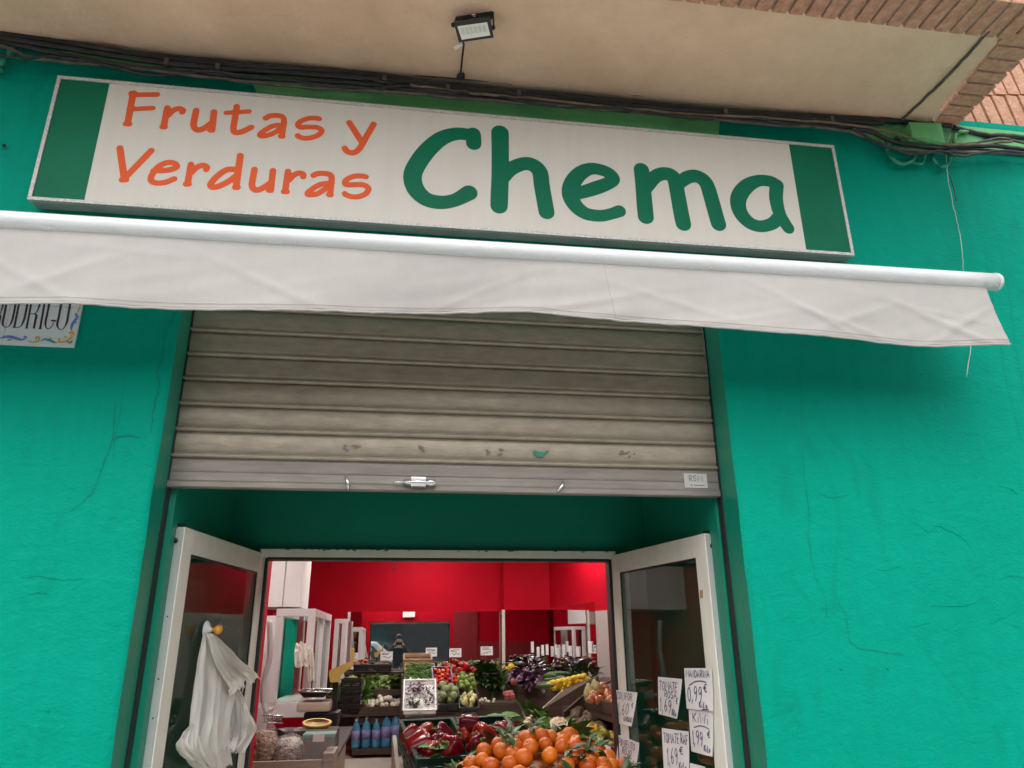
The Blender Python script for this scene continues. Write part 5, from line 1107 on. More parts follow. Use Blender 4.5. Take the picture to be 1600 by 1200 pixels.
for (px, py, Y, sc, lb) in ((641, 1149, 1.52, .95, 'dark red pepper at the left wall of the left green crate'), (663, 1144, 1.57, .9, 'red pepper at the back of the left green crate'), (654, 1162, 1.42, 1.25, 'biggest dark red pepper, front left in the left green crate'), (692, 1146, 1.55, 1.0, 'brownish red pepper in the back right corner of the left green crate'),
                            (683, 1158, 1.44, .85, 'red pepper in the middle of the left green crate'), (707, 1168, 1.36, 1.15, 'dark red pepper at the front right of the left green crate'), (672, 1172, 1.36, .85, 'red pepper low at the front of the left green crate'),
                            (733, 1131, 1.52, 1.15, 'tall red pepper on top of the right green crate'), (757, 1151, 1.42, 1.3, 'largest red pepper in the middle of the right green crate'), (744, 1164, 1.36, 1.0, 'red pepper just left above the mandarins in the right crate'), (787, 1144, 1.52, .95, 'red pepper at the right end of the right green crate'), (728, 1152, 1.50, .9, 'red pepper against the divide of the right green crate')):
    place('red_pepper', A(px, py, Y), lb, 'red pepper', 'red peppers in the green crates', sc * .9, (random.uniform(.9, 1.6) * random.choice((-1, 1)), random.uniform(-.5, .5), random.random() * 6))
lf = MB(); random.seed(5)
for k in range(9): p = A(random.uniform(648, 690), random.uniform(1168, 1186), 1.33); lf.leaf(p, (random.uniform(-1, 1), random.uniform(-.3, .3), .2), (0, -.5, 1), .06, .03, .5)
mono('pepper_leaves', lf, 'leaf', 'loose green leaves at the front of the left pepper crate', 'leaves')
# mandarin heap
random.seed(3)
HX = A(852, 1170, .98).x; HZ = A(852, 1137, 1.05).z - .03
def heap_z(x, y):
    u = (x - HX) / .50; v = (y - 1.02) / .46; q = 1 - (u * u) ** 1.15 - v * v
    return HZ - .285 * (1 - q) if q > -.25 else None
pts = []; arr = np.zeros((0, 3))
for it in range(14000):
    x = random.uniform(HX - .58, HX + .50); y = random.uniform(.52, 1.22); z = heap_z(x, y)
    if z is None: continue
    q = np.array((x, y, z + random.uniform(-.012, .010)))
    if len(arr) == 0 or ((arr - q) ** 2).sum(1).min() > .0625 ** 2: arr = np.vstack([arr, q]); pts.append(Vector(q))
pts.sort(key=lambda p: p.y)
for i, p in enumerate(pts):
    lf_ = random.random() < .5
    place('mandarin_with_leaves' if lf_ else 'mandarin', p, 'orange mandarin with green leaves in the heap in the doorway' if lf_ else 'leafless orange mandarin in the heap in the doorway', 'mandarin', 'mandarins heaped in the doorway', 1.0, (random.uniform(-.7, .7), random.uniform(-.7, .7), random.random() * 6.28))
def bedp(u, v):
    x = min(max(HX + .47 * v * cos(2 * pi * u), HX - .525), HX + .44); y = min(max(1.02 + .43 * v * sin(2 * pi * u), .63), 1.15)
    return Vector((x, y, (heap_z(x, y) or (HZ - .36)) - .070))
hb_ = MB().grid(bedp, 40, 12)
ct = crate('produce_crate', 'wide green crate carrying the mandarin heap at the bottom edge', T3(Vector((HX - .55, .60, HZ - .52))), 1.02, .58, .15, 'crateg', group='green crates in the doorway')
tb2 = MB().b2((HX - .56, .62, HZ - .56), (HX + .48, 1.17, HZ - .525), .004); MT_ = thing('mandarin_stand', 'low wooden stand under the crate of mandarins', 'stand', (HX, .9, 0)); obj('top_board', tb2, 'wood_grey', MT_)
for a, b in ((HX - .54, .64), (HX + .43, .64), (HX - .54, 1.12), (HX + .43, 1.12)): obj('leg', MB().b2((a, b, 0), (a + .04, b + .04, HZ - .5605)), 'wood_grey', MT_)
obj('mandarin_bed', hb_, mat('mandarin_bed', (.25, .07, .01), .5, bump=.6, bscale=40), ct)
# cauliflowers
for (px, py, Y, sc, lb) in ((836, 1130, 2.05, .95, 'leftmost cauliflower, deep in its green leaves behind the mandarins'), (868, 1136, 2.0, 1.15, 'middle cauliflower with bare white head behind the mandarins'), (884, 1152, 1.75, 1.0, 'lowest cauliflower, close behind the top of the mandarin heap'), (826, 1118, 2.45, 1.0, 'cauliflower furthest back under a big leaf'), (900, 1160, 1.85, .7, 'small yellowish cauliflower at the right edge behind the mandarins')):
    place('cauliflower', A(px, py, Y) - Vector((0, 0, .05)), lb, 'cauliflower', 'cauliflowers behind the mandarins', sc, (random.uniform(.55, 1.0), random.uniform(-.3, .3), random.random() * 6))
random.seed(8)
lv = MB()
for k in range(26):
    px = random.uniform(800, 905); p = A(px, random.uniform(1132, 1172) + abs(px - 850) * .1, random.uniform(2.0, 2.6)); lv.leaf(p, (random.uniform(-1, 1), random.uniform(-1, .2), random.uniform(-.2, .5)), (0, -.4, 1), random.uniform(.08, .15), random.uniform(.045, .08), .6, .03, 5, 8)
for a, b in ((812, 1118), (800, 1122), (790, 1121)): lv.leaf(A(a, b, 2.2), (-1, -.2, .08), (0, -.4, 1), .16, .07, .4, .03, 5, 8)
mono('cauliflower_leaves', lv, 'leaf', 'big loose green leaves around the cauliflowers', 'leaves')['kind'] = 'stuff'
ct2 = MB(); ct2.b2((A(795, 1150, 2.2).x, 1.8, .6), (A(905, 1150, 2.2).x, 2.6, A(850, 1165, 2.2).z)); mono('cauliflower_bin', ct2, 'wood', 'dark wooden bin holding the cauliflowers', 'bin')

# --- back left rack with lettuces, onions and water bottles
RK = thing('produce_rack', 'dark wood tiered rack with greens, onions and bottles against the back wall', 'rack', (-.4, 7.1, 0))
def rb(nm, x0, y0, x1, y1, Y, d, mt='wood', par=None): 
    m = MB(); pbox(m, x0, y0, x1, y1, Y, d, .003); return obj(nm, m, mt, par or RK)
rb('back_panel', 505, 1055, 792, 1160, 7.45, .02); rb('ledge', 508, 1049.5, 692, 1053, 7.2, .27); rb('greens_board', 566, 1077, 629, 1087, 6.95, .025); rb('greens_shelf', 508, 1088, 629, 1090, 6.97, .46); rb('onion_board', 560, 1104, 628, 1119, 6.65, .025); rb('onion_shelf', 520, 1117, 628, 1119.5, 6.68, .75)
rb('lintel_board', 553, 1121, 628, 1132, 6.70, .025); rb('bottle_shelf', 550, 1170, 628, 1179, 6.6, .80); rb('divider', 625.5, 1056, 630.5, 1140, 6.5, .95)
for i, (px, py, kd, lb) in enumerate(((518, 1082, 'celery_bunch', 'leafy celery bunch just left of the scale display'), (536, 1088, 'celery_bunch', 'lush green bunch right of the scale pole'), (552, 1089, 'celery_bunch', 'green bunch between the scale pole and the lettuces'), (541, 1068, 'lettuce', 'lettuce behind the scale display'), (559, 1070, 'lettuce', 'first lettuce head right of the scale display'), (575, 1068, 'lettuce', 'second lettuce head from the scale display'), (590, 1067, 'lettuce', 'third lettuce head from the scale display'), (604, 1069, 'cauliflower', 'pale cauliflower among the lettuces on the back rack'), (617, 1067, 'lettuce', 'last lettuce head next to the rack divider'), (568, 1080, 'celery_bunch', 'green bunch hanging over the front board of the back rack'), (551, 1064, 'lettuce', 'small lettuce at the back, directly above the stacked black crates'), (567, 1064, 'lettuce', 'small lettuce at the back between the first two heads'),
    (583, 1063, 'lettuce', 'small lettuce at the back behind the third head'), (598, 1063, 'lettuce', 'small lettuce at the back left of the pale cauliflower'), (612, 1062, 'lettuce', 'small lettuce at the back right of the pale cauliflower'), (582, 1074, 'lettuce', 'lettuce leaning over the board above the onions, left one'), (613, 1074, 'lettuce', 'lettuce leaning over the board above the onions, right one'))):
    Y = 7.1 if py < 1080 else 6.85
    place(kd, A(px, py, Y) - Vector((0, 0, .06)), lb, 'greens', 'greens on the back rack', 1.05 if kd != 'cauliflower' else .8, (random.uniform(.2, .7), random.uniform(-.3, .3), random.random() * 6))
random.seed(14)
for k in range(44):
    px = random.uniform(568, 624); t = random.random(); top = 1085 if px > 590 and px < 612 else 1094
    place('white_onion', A(px, 1104 - t * (1104 - top), 6.72 + t * .3), 'white onion heaped on the back rack', 'onion', 'white onions heaped on the back rack', .95)
random.seed(15)
btl = MB().lathe([(.040, 0), (.042, .02), (.040, .06), (.042, .10), (.042, .2), (.036, .24), (.016, .285), (.014, .31), (.0001, .312)], 14)
for v in btl.v: v.x *= 1.3; v.y *= 1.3; v.z *= 1.08
proto('water_bottle', btl, 'bottle', [('label', MB().lathe([(.0556, .10), (.0556, .21)], 14), 'blabel'), ('cap', MB().lathe([(.021, .325), (.021, .345), (.0001, .346)], 10), 'white')])
zbt = A(590, 1170, 6.6).z
for r_ in range(2):
    for k in range(8):
        X = A(556, 1150, 6.72).x + k * .113; 
        if X > A(628, 1150, 6.7).x - .03: continue
        place('water_bottle', Vector((X + r_ * .01, 6.70 + r_ * .115, zbt)), 'blue water bottle in the %s row under the onions' % ('front' if r_ == 0 else 'hidden second'), 'water bottle', 'blue water bottles under the onion shelf', 1.0, (0, 0, random.random() * 6))
# dark stacked crates left of bottles
for k in range(4):
    crate('black_crate', ['lowest', 'second lowest', 'second highest', 'topmost'][k] + ' black crate of the stack behind the scale', T3(Vector((A(531, 1100, 5.2).x, 5.2, A(540, 1114 - 0, 5.2).z + k * .075))), S(31, A(540, 1100, 5.2)), .3, .065, 'crateb', slots=2, group='stacked black crates behind the scale', th=.008)
# --- ledge goods in front of the mirror
crate('wooden_crate', 'pale wooden crate tipped on the ledge below the photographer reflection', T3(A(630, 1049, 7.0), 0, radians(14)), S(44, A(650, 1045, 7.0)), .25, .13, 'cratew', slots=2)
crate('black_crate', 'small black tray of round dark squashes on the ledge left of the mirror', T3(A(552, 1049.5, 7.15)), S(58, A(580, 1045, 7.15)), .2, .07, 'crateb', slots=2)
random.seed(16)
for k in range(12):
    place('potato', A(random.uniform(556, 606), random.uniform(1037, 1044), 7.2), 'brown tuber in the tray on the ledge', 'tuber', 'tubers in the tray on the ledge', 1.1)
for px in (555, 560, 566): place('tomato', A(px, 1036, 7.22), 'red tomato on top of the ledge tray', 'tomato', 'tomatoes on the ledge tray', .9)
# --- middle stack of crates
MS = thing('crate_stand', 'stepped dark stand under the stacked crates in the middle', 'stand', (.35, 5.7, 0))
def rb2(nm, *a): return rb(nm, *a, par=MS) if False else None
m = MB(); pbox(m, 632, 1120, 748, 1200, 5.35, .5); obj('front_step', m, 'wood', MS); m = MB(); pbox(m, 632, 1085, 748, 1200, 5.9, .4); obj('back_step', m, 'wood', MS)
def pcrate(nm, lb, x0, x1, yt, yb, Y, d, mt, tl=20, slots=2, group=None):
    a = A(x0, yb, Y); b = A(x1, yb, Y); h = A(x0, yt, Y).z - a.z; M_ = T3(a, 0, radians(tl)); crate(nm, lb, M_, b.x - a.x, d, abs(h), mt, slots=slots, group=group, th=.008); return M_, b.x - a.x, d, abs(h)
q = pcrate('bean_crate', 'grey crate of green beans with two white papers', 632, 679, 1070, 1078, 5.95, .42, 'cratew', 28)
bn = MB(); random.seed(17)
for k in range(330):
    p = q[0] @ Vector((random.uniform(.02, q[1] - .02), random.uniform(.02, q[2] - .02), q[3] + random.uniform(-.02, .03))); a = random.random() * 6.28; d = Vector((cos(a), sin(a), random.uniform(-.1, .3))) * .05; bn.tube([p - d, p + Vector((0, 0, .008)), p + d], .0045, 5)
mono('green_beans', bn, 'leaf', 'heap of thin green beans in the middle crate', 'green beans')['kind'] = 'stuff'
for (a, b, c_, lb) in ((643, 1065, 8, 'crumpled white paper lying left on the green beans'), (656, 1067, 10, 'white paper lying right on the green beans')):
    p = A(a, b, 5.9); m = MB(); w2 = S(c_, p); m.grid(lambda u, v: p + Vector((w2 * (u - .5) + .01 * sin(v * 7), .05 * v, w2 * 1.1 * (v - .5) + .012 * sin(u * 8))), 5, 5); mono('paper_note', m, 'paper2', lb, 'paper')
q = pcrate('herb_tray', 'pale tray lined with a clear bag holding purple sprouts and herbs', 630, 681, 1108, 1117, 5.35, .42, 'paper2', 38)
bw = MB().grid(lambda u, v: q[0] @ Vector((-.02 + (q[1] + .04) * u, -.01 + (q[2] + .02) * v, q[3] + .01 + .02 * mn.noise(Vector((u * 6, v * 6, 1))) - .05 * sin(pi * u) * sin(pi * v))), 20, 20); mono('tray_bag', bw, 'film', 'crumpled clear film over the herb tray', 'bag')
for (u0, u1, v0, v1, mt_, n_, lb) in ((.08, .62, .52, .92, 'radic', 90, 'purple sprouts in the upper part of the herb tray'), (.58, .95, .2, .75, 'potato', 60, 'brownish herb bundle at the right of the herb tray'), (.08, .55, .1, .42, 'leaf', 70, 'green herbs in the lower part of the herb tray')):
    hm_ = MB()
    for k in range(n_): p = q[0] @ Vector((q[1] * random.uniform(u0, u1), q[2] * random.uniform(v0, v1), q[3] - .03 + random.uniform(0, .04))); hm_.leaf(p, (random.uniform(-1, 1), random.uniform(-1, 1), random.uniform(.1, 1)), (0, 0, 1), .04, .02, .5, 0, 2, 3)
    mono('herbs', hm_, mt_, lb, 'herbs')['kind'] = 'stuff'
q = pcrate('tomato_crate', 'purple edged crate of orange red tomatoes in the middle stack', 676, 707, 1072, 1079, 5.8, .36, 'cratep', 30)
in_crate(q[0], q[1], q[2], q[3] - .01, 'tomato', 'orange red tomato in the purple crate', 'tomato', 'tomatoes in the purple crate', .024, 34, 2, .0, .8)
q = pcrate('black_crate', 'black crate of green custard apples below the tomatoes', 681, 718, 1100, 1113, 5.4, .34, 'crateb', 26)
in_crate(q[0], q[1], q[2], q[3], 'custard_apple', 'bumpy green custard apple below the tomatoes', 'custard apple', 'custard apples in the black crate', .040, 16, 2, .0, .9)
q = pcrate('black_crate', 'black crate of dark green limes right of the tomatoes', 716, 745, 1084, 1098, 5.65, .32, 'crateb', 14)
in_crate(q[0], q[1], q[2], q[3] + .01, 'lime', 'dark green lime right of the tomatoes', 'lime', 'limes in the black crate', .027, 30, 3, .0, 1.0, .05)
q = pcrate('black_crate', 'low black basket of pale pears below the limes', 718, 748, 1106, 1114, 5.3, .22, 'crateb', 26)
in_crate(q[0], q[1], q[2], q[3], 'pear', 'pale pear in the low black basket', 'pear', 'pears in the low black basket', .03, 12, 2, .0, .9)
# --- back middle rack: peppers and dark greens
RM = thing('produce_rack', 'wood fronted rack with red peppers and dark greens at the back middle', 'rack', (.7, 7.0, 0))
for nm, a in (('upper_board', (738, 1066, 789, 1092, 6.7, .03)), ('shelf', (695, 1052, 789, 1054, 6.73, .7)), ('lower_board', (745, 1100, 815, 1128, 6.2, .03)), ('lower_shelf', (745, 1098, 815, 1100, 6.23, .4))): m = MB(); pbox(m, *a); obj(nm, m, 'wood', RM)
random.seed(18)
for k in range(26):
    px = random.uniform(698, 745); t = 1 - abs(px - 718) / 32; place('small_red_pepper', A(px, 1053 - random.random() * 17 * max(.1, t), random.uniform(6.8, 7.1)), 'bright red pepper in the heap below the mirror', 'red pepper', 'bright red peppers below the mirror', .95)
for px, py in ((708, 1058), (716, 1060), (722, 1066), (712, 1064), (704, 1060)): place('tomato', A(px, py, 6.4), 'loose red tomato above the limes', 'tomato', 'loose tomatoes above the limes', 1.15)
for k, (px, py) in enumerate(((748, 1056), (757, 1050), (766, 1054), (775, 1051), (783, 1056), (752, 1062), (763, 1062), (774, 1062), (784, 1064), (760, 1045), (771, 1044))): place('chard_bunch', A(px, py, 6.95 - (py - 1044) * .012) - Vector((0, 0, .05)), 'dark green leafy bunch on the rack below the mirror', 'greens', 'dark greens below the mirror', .85, (random.uniform(.1, .6), random.uniform(-.4, .4), random.random() * 6))
for k in range(10): place('white_onion', A(random.uniform(748, 774), random.uniform(1092, 1097), 6.3), 'small pale bulb in the low bin of the middle rack', 'bulb', 'pale bulbs in the low bin', .55)
nb_ = A(795, 1086, 5.6); nbm = MB(); random.seed(23)
for k in range(16): nbm.ball(nb_ + Vector((random.uniform(-.038, .038), random.uniform(-.03, .03), random.uniform(-.03, .028))), random.uniform(.026, .034), 2, (1, 1, .9), .06)
nbm.tube([nb_ + Vector((.04, -.02, .10)), nb_ + Vector((.05, -.02, .16))], [.02, .03], 8); mono('net_bag', nbm, 'netred', 'red net bag of onions beside the slanted board', 'net bag')
rgm = MB(); cR = A(617, 884, YBK - .006); rgm.tube([cR + Vector((.032 * cos(t), 0, .045 * sin(t))) for t in np.linspace(0, 2 * pi, 25)], .006, 8); mono('wall_ring', rgm, 'redd', 'red painted oval ring fixed high on the red back wall', 'ring')
# price tags on the mirror
random.seed(19)
def tagcard(px0, py0, px1, py1, Y, lb):
    a = A(px0, py1, Y); b = A(px1, py0, Y); o = mono('price_tag', MB().b2((a.x, Y, a.z), (b.x, Y + .002, b.z)), 'paper2', lb, 'price tag', 'price tags on the mirror'); c4 = [Vector((a.x, Y, b.z)), Vector((b.x, Y, b.z)), Vector((b.x, Y, a.z)), Vector((a.x, Y, a.z))]
    st = [[(u, v + random.uniform(-.06, .06)) for u in np.linspace(.12, .12 + random.uniform(.4, .75), 7)] for v in (.2, .34)] + [[(u, .65 + random.uniform(-.16, .16)) for u in np.linspace(.2, .85, 9)]]
    obj('scribble', strokes_on(c4, st, .007, (0, -1, 0), .001), 'inkbk', o)
YT = YBK - .03
tagcard(594, 1018, 614, 1032, YT, 'price tag on the mirror in front of the photographer reflection'); tagcard(665, 1012, 683, 1026, YT, 'price tag on the mirror right of the photographer reflection'); tagcard(702, 1013, 721, 1027, YT, 'third price tag on the mirror, above the red peppers'); tagcard(751, 1010, 770, 1024, YT, 'rightmost price tag on the back mirror, above the dark greens'); tagcard(548, 1020, 560, 1035, YT, 'leftmost price tag on the back mirror, behind the scale display')
lr = len('x')
for i, (px, py) in enumerate(((832, 1011), (841, 1019), (848, 1016), (855, 1015), (863, 1018), (872, 1020), (881, 1015), (891, 1017), (903, 1018), (922, 1011))):
    d_ = ray(px, py); p0 = RW0 - nr_ * .02; t_ = (p0 - CAM_P).dot(nr_) / d_.dot(nr_); c_ = CAM_P + d_ * t_; hh = S(15 if i < 9 else 17, c_); ww = hh * .75
    if c_.y > YBK - .16: c_ = A(px, py, YBK - .15); e_ = Vector((1, 0, 0)); n__ = Vector((0, -1, 0)); ww *= .35
    else: e_ = -rd; n__ = -nr_
    m = MB(); m.poly([c_ - e_ * ww / 2 + Vector((0, 0, hh / 2)), c_ + e_ * ww / 2 + Vector((0, 0, hh / 2)), c_ + e_ * ww / 2 - Vector((0, 0, hh / 2)), c_ - e_ * ww / 2 - Vector((0, 0, hh / 2))], n__ * .002)
    mono('price_tag', m, 'paper2', 'white price tag hanging on the side mirror above the aubergines', 'price tag', 'price tags on the side mirror')
# --- right hand tiered rack
RR = thing('produce_rack', 'dark wood tiered rack along the right wall with aubergines and lemons', 'rack', (1.8, 5.6, 0))
P1, P2, P3, P4 = A(795, 1064, 6.9), A(879, 1079, 5.2), A(935, 1056, 5.25), A(842, 1112, 4.7)
def slab4(nm, pts, t, mt, par): return obj(nm, MB().poly(pts, t), mt, par)
slab4('front_board', [P1, P2, P2 - Vector((0, 0, .30)), P1 - Vector((0, 0, .25))], (.02, .01, 0), 'wood', RR)
SB = slab4('side_board', [P2, P3, Vector((P3.x, P3.y, .4)), A(880, 1140, 4.75), P4], (0, .025, 0), 'wood', RR)
def strip(a, b, par, w=.02): d = (b - a); return obj('edge_strip', MB().poly([a + Vector((0, -.003, .001)), b + Vector((0, -.003, .001)), b + Vector((.012, .006, .001)), a + Vector((.012, .006, .001))], (0, 0, .008)), 'edge', par)
strip(P2, P3, SB); strip(P4, P2, SB)
for (px, py, Y, lb) in ((806, 1046, 6.9, ''), (818, 1040, 6.8, ''), (830, 1037, 6.7, ''), (842, 1040, 6.6, ''), (856, 1042, 6.4, ''), (868, 1036, 6.4, ''), (878, 1042, 6.2, ''), (890, 1040, 6.1, ''), (902, 1035, 6.1, ''), (912, 1034, 6.0, ''), (824, 1047, 6.6, ''), (846, 1050, 6.3, ''), (862, 1050, 6.2, ''), (836, 1031, 6.8, ''), (848, 1034, 6.7, ''), (884, 1032, 6.3, '')):
    place('aubergine', A(px, py, Y), 'shiny dark aubergine heaped below the side mirror', 'aubergine', 'aubergines on the right rack', 1.15, (random.uniform(1.0, 1.9), random.uniform(-.6, .6), random.random() * 6))
for (px, py) in ((806, 1056), (814, 1052), (822, 1058), (830, 1056), (838, 1060), (846, 1058), (832, 1066), (842, 1068), (850, 1064), (820, 1064), (812, 1062)): place('radicchio', A(px, py, 6.3 - (px - 806) * .012) - Vector((0, 0, .04)), 'purple leafy head on the front of the right rack', 'purple greens', 'purple greens on the right rack', 1.05, (random.uniform(.2, .8), random.uniform(-.4, .4), random.random() * 6))
for (px, py) in ((858, 1056), (868, 1053), (878, 1054), (888, 1052), (863, 1062), (872, 1060), (851, 1072), (900, 1051), (856, 1068)): place('courgette', A(px, py, 5.75 - (py - 1052) * .02), 'green courgette between the purple greens and the lemons', 'courgette', 'courgettes on the right rack', 1.15, (1.5, random.uniform(-.3, .3), random.uniform(.3, 1.3)))
for k, (px, py) in enumerate(((860, 1071), (868, 1074), (876, 1071), (884, 1069), (892, 1068), (899, 1065), (907, 1064), (915, 1061), (872, 1066), (881, 1064), (890, 1062), (898, 1060), (866, 1068), (879, 1075), (904, 1058), (912, 1057), (887, 1072))): place('lemon', A(px, py, 5.35), 'yellow lemon along the pale edged board of the right rack', 'lemon', 'lemons on the right rack', 1.1, (random.uniform(1, 2), random.uniform(-.5, .5), random.random() * 6))
for (px, py) in ((791, 1046), (797, 1041), (795, 1050), (802, 1047), (800, 1042), (791, 1052)): place('lemon', A(px, py, 7.0), 'yellow fruit in the back corner by the post', 'lemon', 'yellow fruit in the back corner', 1.05)
m = MB()
for k in range(60): p = A(random.uniform(880, 935), random.uniform(1045, 1055), random.uniform(5.6, 6.0)); m.leaf(p, (random.uniform(-1, 1), random.uniform(-1, 0), random.uniform(.2, 1)), (0, 0, 1), .12, .05, .6, .03)
mono('greens', m, 'leaf_dark', 'dark leafy greens beside the grey panelling', 'greens')['kind'] = 'stuff'
m = MB(); m.poly([P1 - Vector((0, 0, .12)), P2 - Vector((0, 0, .12)), P3 + Vector((.3, .3, -.05)), Vector((RW0.x, 7.3, P1.z))], (0, 0, .02)); obj('shelf_board', m, 'wood', RR)
# nearer right rack: apples above, kiwis and plums below
RN = thing('produce_rack', 'nearer tiered rack at the right with apples, potatoes and plums', 'rack', (2.1, 4.0, 0))
Q1, Q2, Q3 = A(881, 1112, 4.0), A(910, 1087, 4.15), A(962, 1100, 3.4)
slab4('upper_board', [Q2, Q3, Q3 - Vector((0, 0, .14)), Q2 - Vector((0, 0, .14))], (.02, .02, 0), 'wood', RN)
slab4('side_board', [Q2, Q2 + Vector((.5, .25, .02)), Q2 + Vector((.5, .25, -.9)), Q1 + Vector((0, 0, -.6)), Q1], (.0, .02, 0), 'wood', RN); strip(Q1, Q2, RN)
bo_ = [A(899, 1140, 3.6), A(975, 1175, 3.0)]
slab4('lower_board', [bo_[0], bo_[1], bo_[1] - Vector((0, 0, .3)), bo_[0] - Vector((0, 0, .3))], (.02, .02, 0), 'wood', RN)
slab4('upper_shelf', [Q2 - Vector((0, 0, .10)), Q3 - Vector((0, 0, .10)), Q3 + Vector((.6, .4, .1)), Q2 + Vector((.6, .4, .1))], (0, 0, .015), 'wood', RN)
slab4('lower_shelf', [bo_[0] - Vector((0, 0, .06)), bo_[1] - Vector((0, 0, .06)), Q3 + Vector((.3, .3, -.22)), Q1 + Vector((.35, .3, -.10))], (0, 0, .015), 'wood', RN)
slab4('lower_back', [Q1 + Vector((.1, .5, -.5)), Q3 + Vector((.3, .5, -.5)), Q3 + Vector((.3, .5, -.02)), Q1 + Vector((.1, .5, 0))], (0, .02, 0), 'wood', RN)
random.seed(20)
for k in range(34):
    px = random.uniform(924, 966); t = random.random(); py = 1094 - t * 28 + (px - 924) * .12; 
    if px < 936 and t > .55: continue
    place('apple', A(px, py, 3.75 + t * .35), 'red and yellow apple on the upper tier at the right', 'apple', 'apples on the right rack', 1.0)
for (px, py) in ((918, 1083), (922, 1078), (928, 1076), (926, 1085), (932, 1072), (920, 1089), (930, 1090)): place('pear', A(px, py, 3.95), 'yellow green pear left of the apples', 'pear', 'pears left of the apples', 1.15)
for k in range(38):
    px = random.uniform(897, 945); t = random.random(); place('potato' if k % 3 else 'kiwi', A(px, 1138 - t * 28, 3.75 + t * .35), 'brown potato on the lower tier at the right' if k % 3 else 'brown kiwi among the potatoes at the right', 'potato' if k % 3 else 'kiwi', 'potatoes on the right rack' if k % 3 else 'kiwis on the right rack', 1.0)
for k in range(36):
    px = random.uniform(915, 966); t = random.random(); place('green_plum', A(px, 1136 + (px - 915) * .45 + 16 - t * 26, 3.3 + t * .3), 'yellow green plum on the lower tier at the right', 'plum', 'yellow green plums on the right rack', 1.05)
for (px, py) in ((916, 1145), (924, 1143), (931, 1140)): place('lemon', A(px, py, 3.45), 'yellow fruit at the left of the plums', 'lemon', 'yellow fruit beside the plums', .9)
for (x0, y0, x1, y1, lb) in ((911, 1152, 920, 1172, 'first white price card on the lower right rack'), (926, 1157, 936, 1186, 'second white price card on the lower right rack'), (943, 1163, 954, 1196, 'third white price card on the lower right rack'), (960, 1172, 964, 1204, 'white price card nearest the door on the lower right rack')):
    Yc = 3.44 - (x0 - 905) * .0075; a = A(x0, y0, Yc); b = A(x1, y0 + 4, Yc - .05); c = A(x1, y1, Yc - .05); d = A(x0, y1 - 4, Yc); mono('price_card', MB().poly([a, b, c, d], (.003, .003, 0)), 'paper2', lb, 'price card', 'price cards on the lower right rack')
# emergency light, wall shelf of jars seen in the mirror
EM = thing('jar_shelf', 'dark wall shelves on the inner front wall seen in the mirror', 'shelf', (-1.3, 1.28, 1.4))
for z_ in (1.42, 1.70): obj('board', MB().b2((-1.9, 1.264, z_), (-.72, 1.45, z_ + .025), .002), 'redd', EM)
random.seed(22)
proto('jar', MB().lathe([(.04, 0), (.044, .02), (.044, .13), (.034, .155), (.034, .175), (.0001, .176)], 14), mat('jar_glass', (.30, .22, .04), .15, col2=(.10, .12, .03), vscale=30, rnd=.8), [('lid', MB().lathe([(.037, .155), (.037, .178), (.0001, .18)], 12), 'scale_y')])
for z_ in (1.4455, 1.7255):
    for k in range(8):
        if z_ < 1.6 and k % 2: continue
        place('jar', Vector((-1.75 + k * .13, 1.35, z_)), 'preserve jar on the shelf of the inner front wall', 'jar', 'jars on the inner front wall', 1, (0, 0, k))
el = MB().b2((.02, 1.264, 2.13), (.28, 1.32, 2.25), .01)
obj('wall_panel', MB().b2((1.12, 1.2635, 0), (1.64, 1.30, 2.9), .004), 'redd', BLD); obj('wall_panel', MB().b2((1.645, 1.2635, 0), (3.2, 1.28, 1.62), .004), 'redd', BLD); mono('emergency_light', el, 'paper2', 'white emergency light box above the door on the inner wall', 'emergency light')

# ================================================================== STREET BEHIND THE CAMERA (seen in mirror and glass)
OB = thing('opposite_building', 'ochre rendered building with dark ground floor across the street', 'building', (0, -14, 0))
obj('upper_wall', MB().b2((-22, -18, 3.6), (22, -14, 5.8)), 'opp', OB); obj('ground_floor', MB().b2((-22, -18, -.1), (22, -14.05, 3.599)), 'oppd', OB)
for k in range(9):
    x = -20 + k * 4.6
    sh_ = obj('shop_window', MB().b2((x - .6, -14.06, .5), (x + 1.6, -13.99, 2.7), .01), 'carglass', OB); obj('frame', MB().b2((x - .7, -14.04, 2.705), (x + 1.7, -13.93, 2.8)), 'panel_grey', sh_); obj('frame', MB().b2((x - .7, -14.04, .4), (x - .605, -13.95, 2.7)), 'panel_grey', sh_)
    wn = obj('window', MB().b2((x, -14.02, 4.0), (x + 1.4, -13.95, 5.2), .01), 'carglass', OB); obj('frame', MB().b2((x - .08, -14.03, 5.205), (x + 1.48, -13.9, 5.3)), 'whitef', wn)
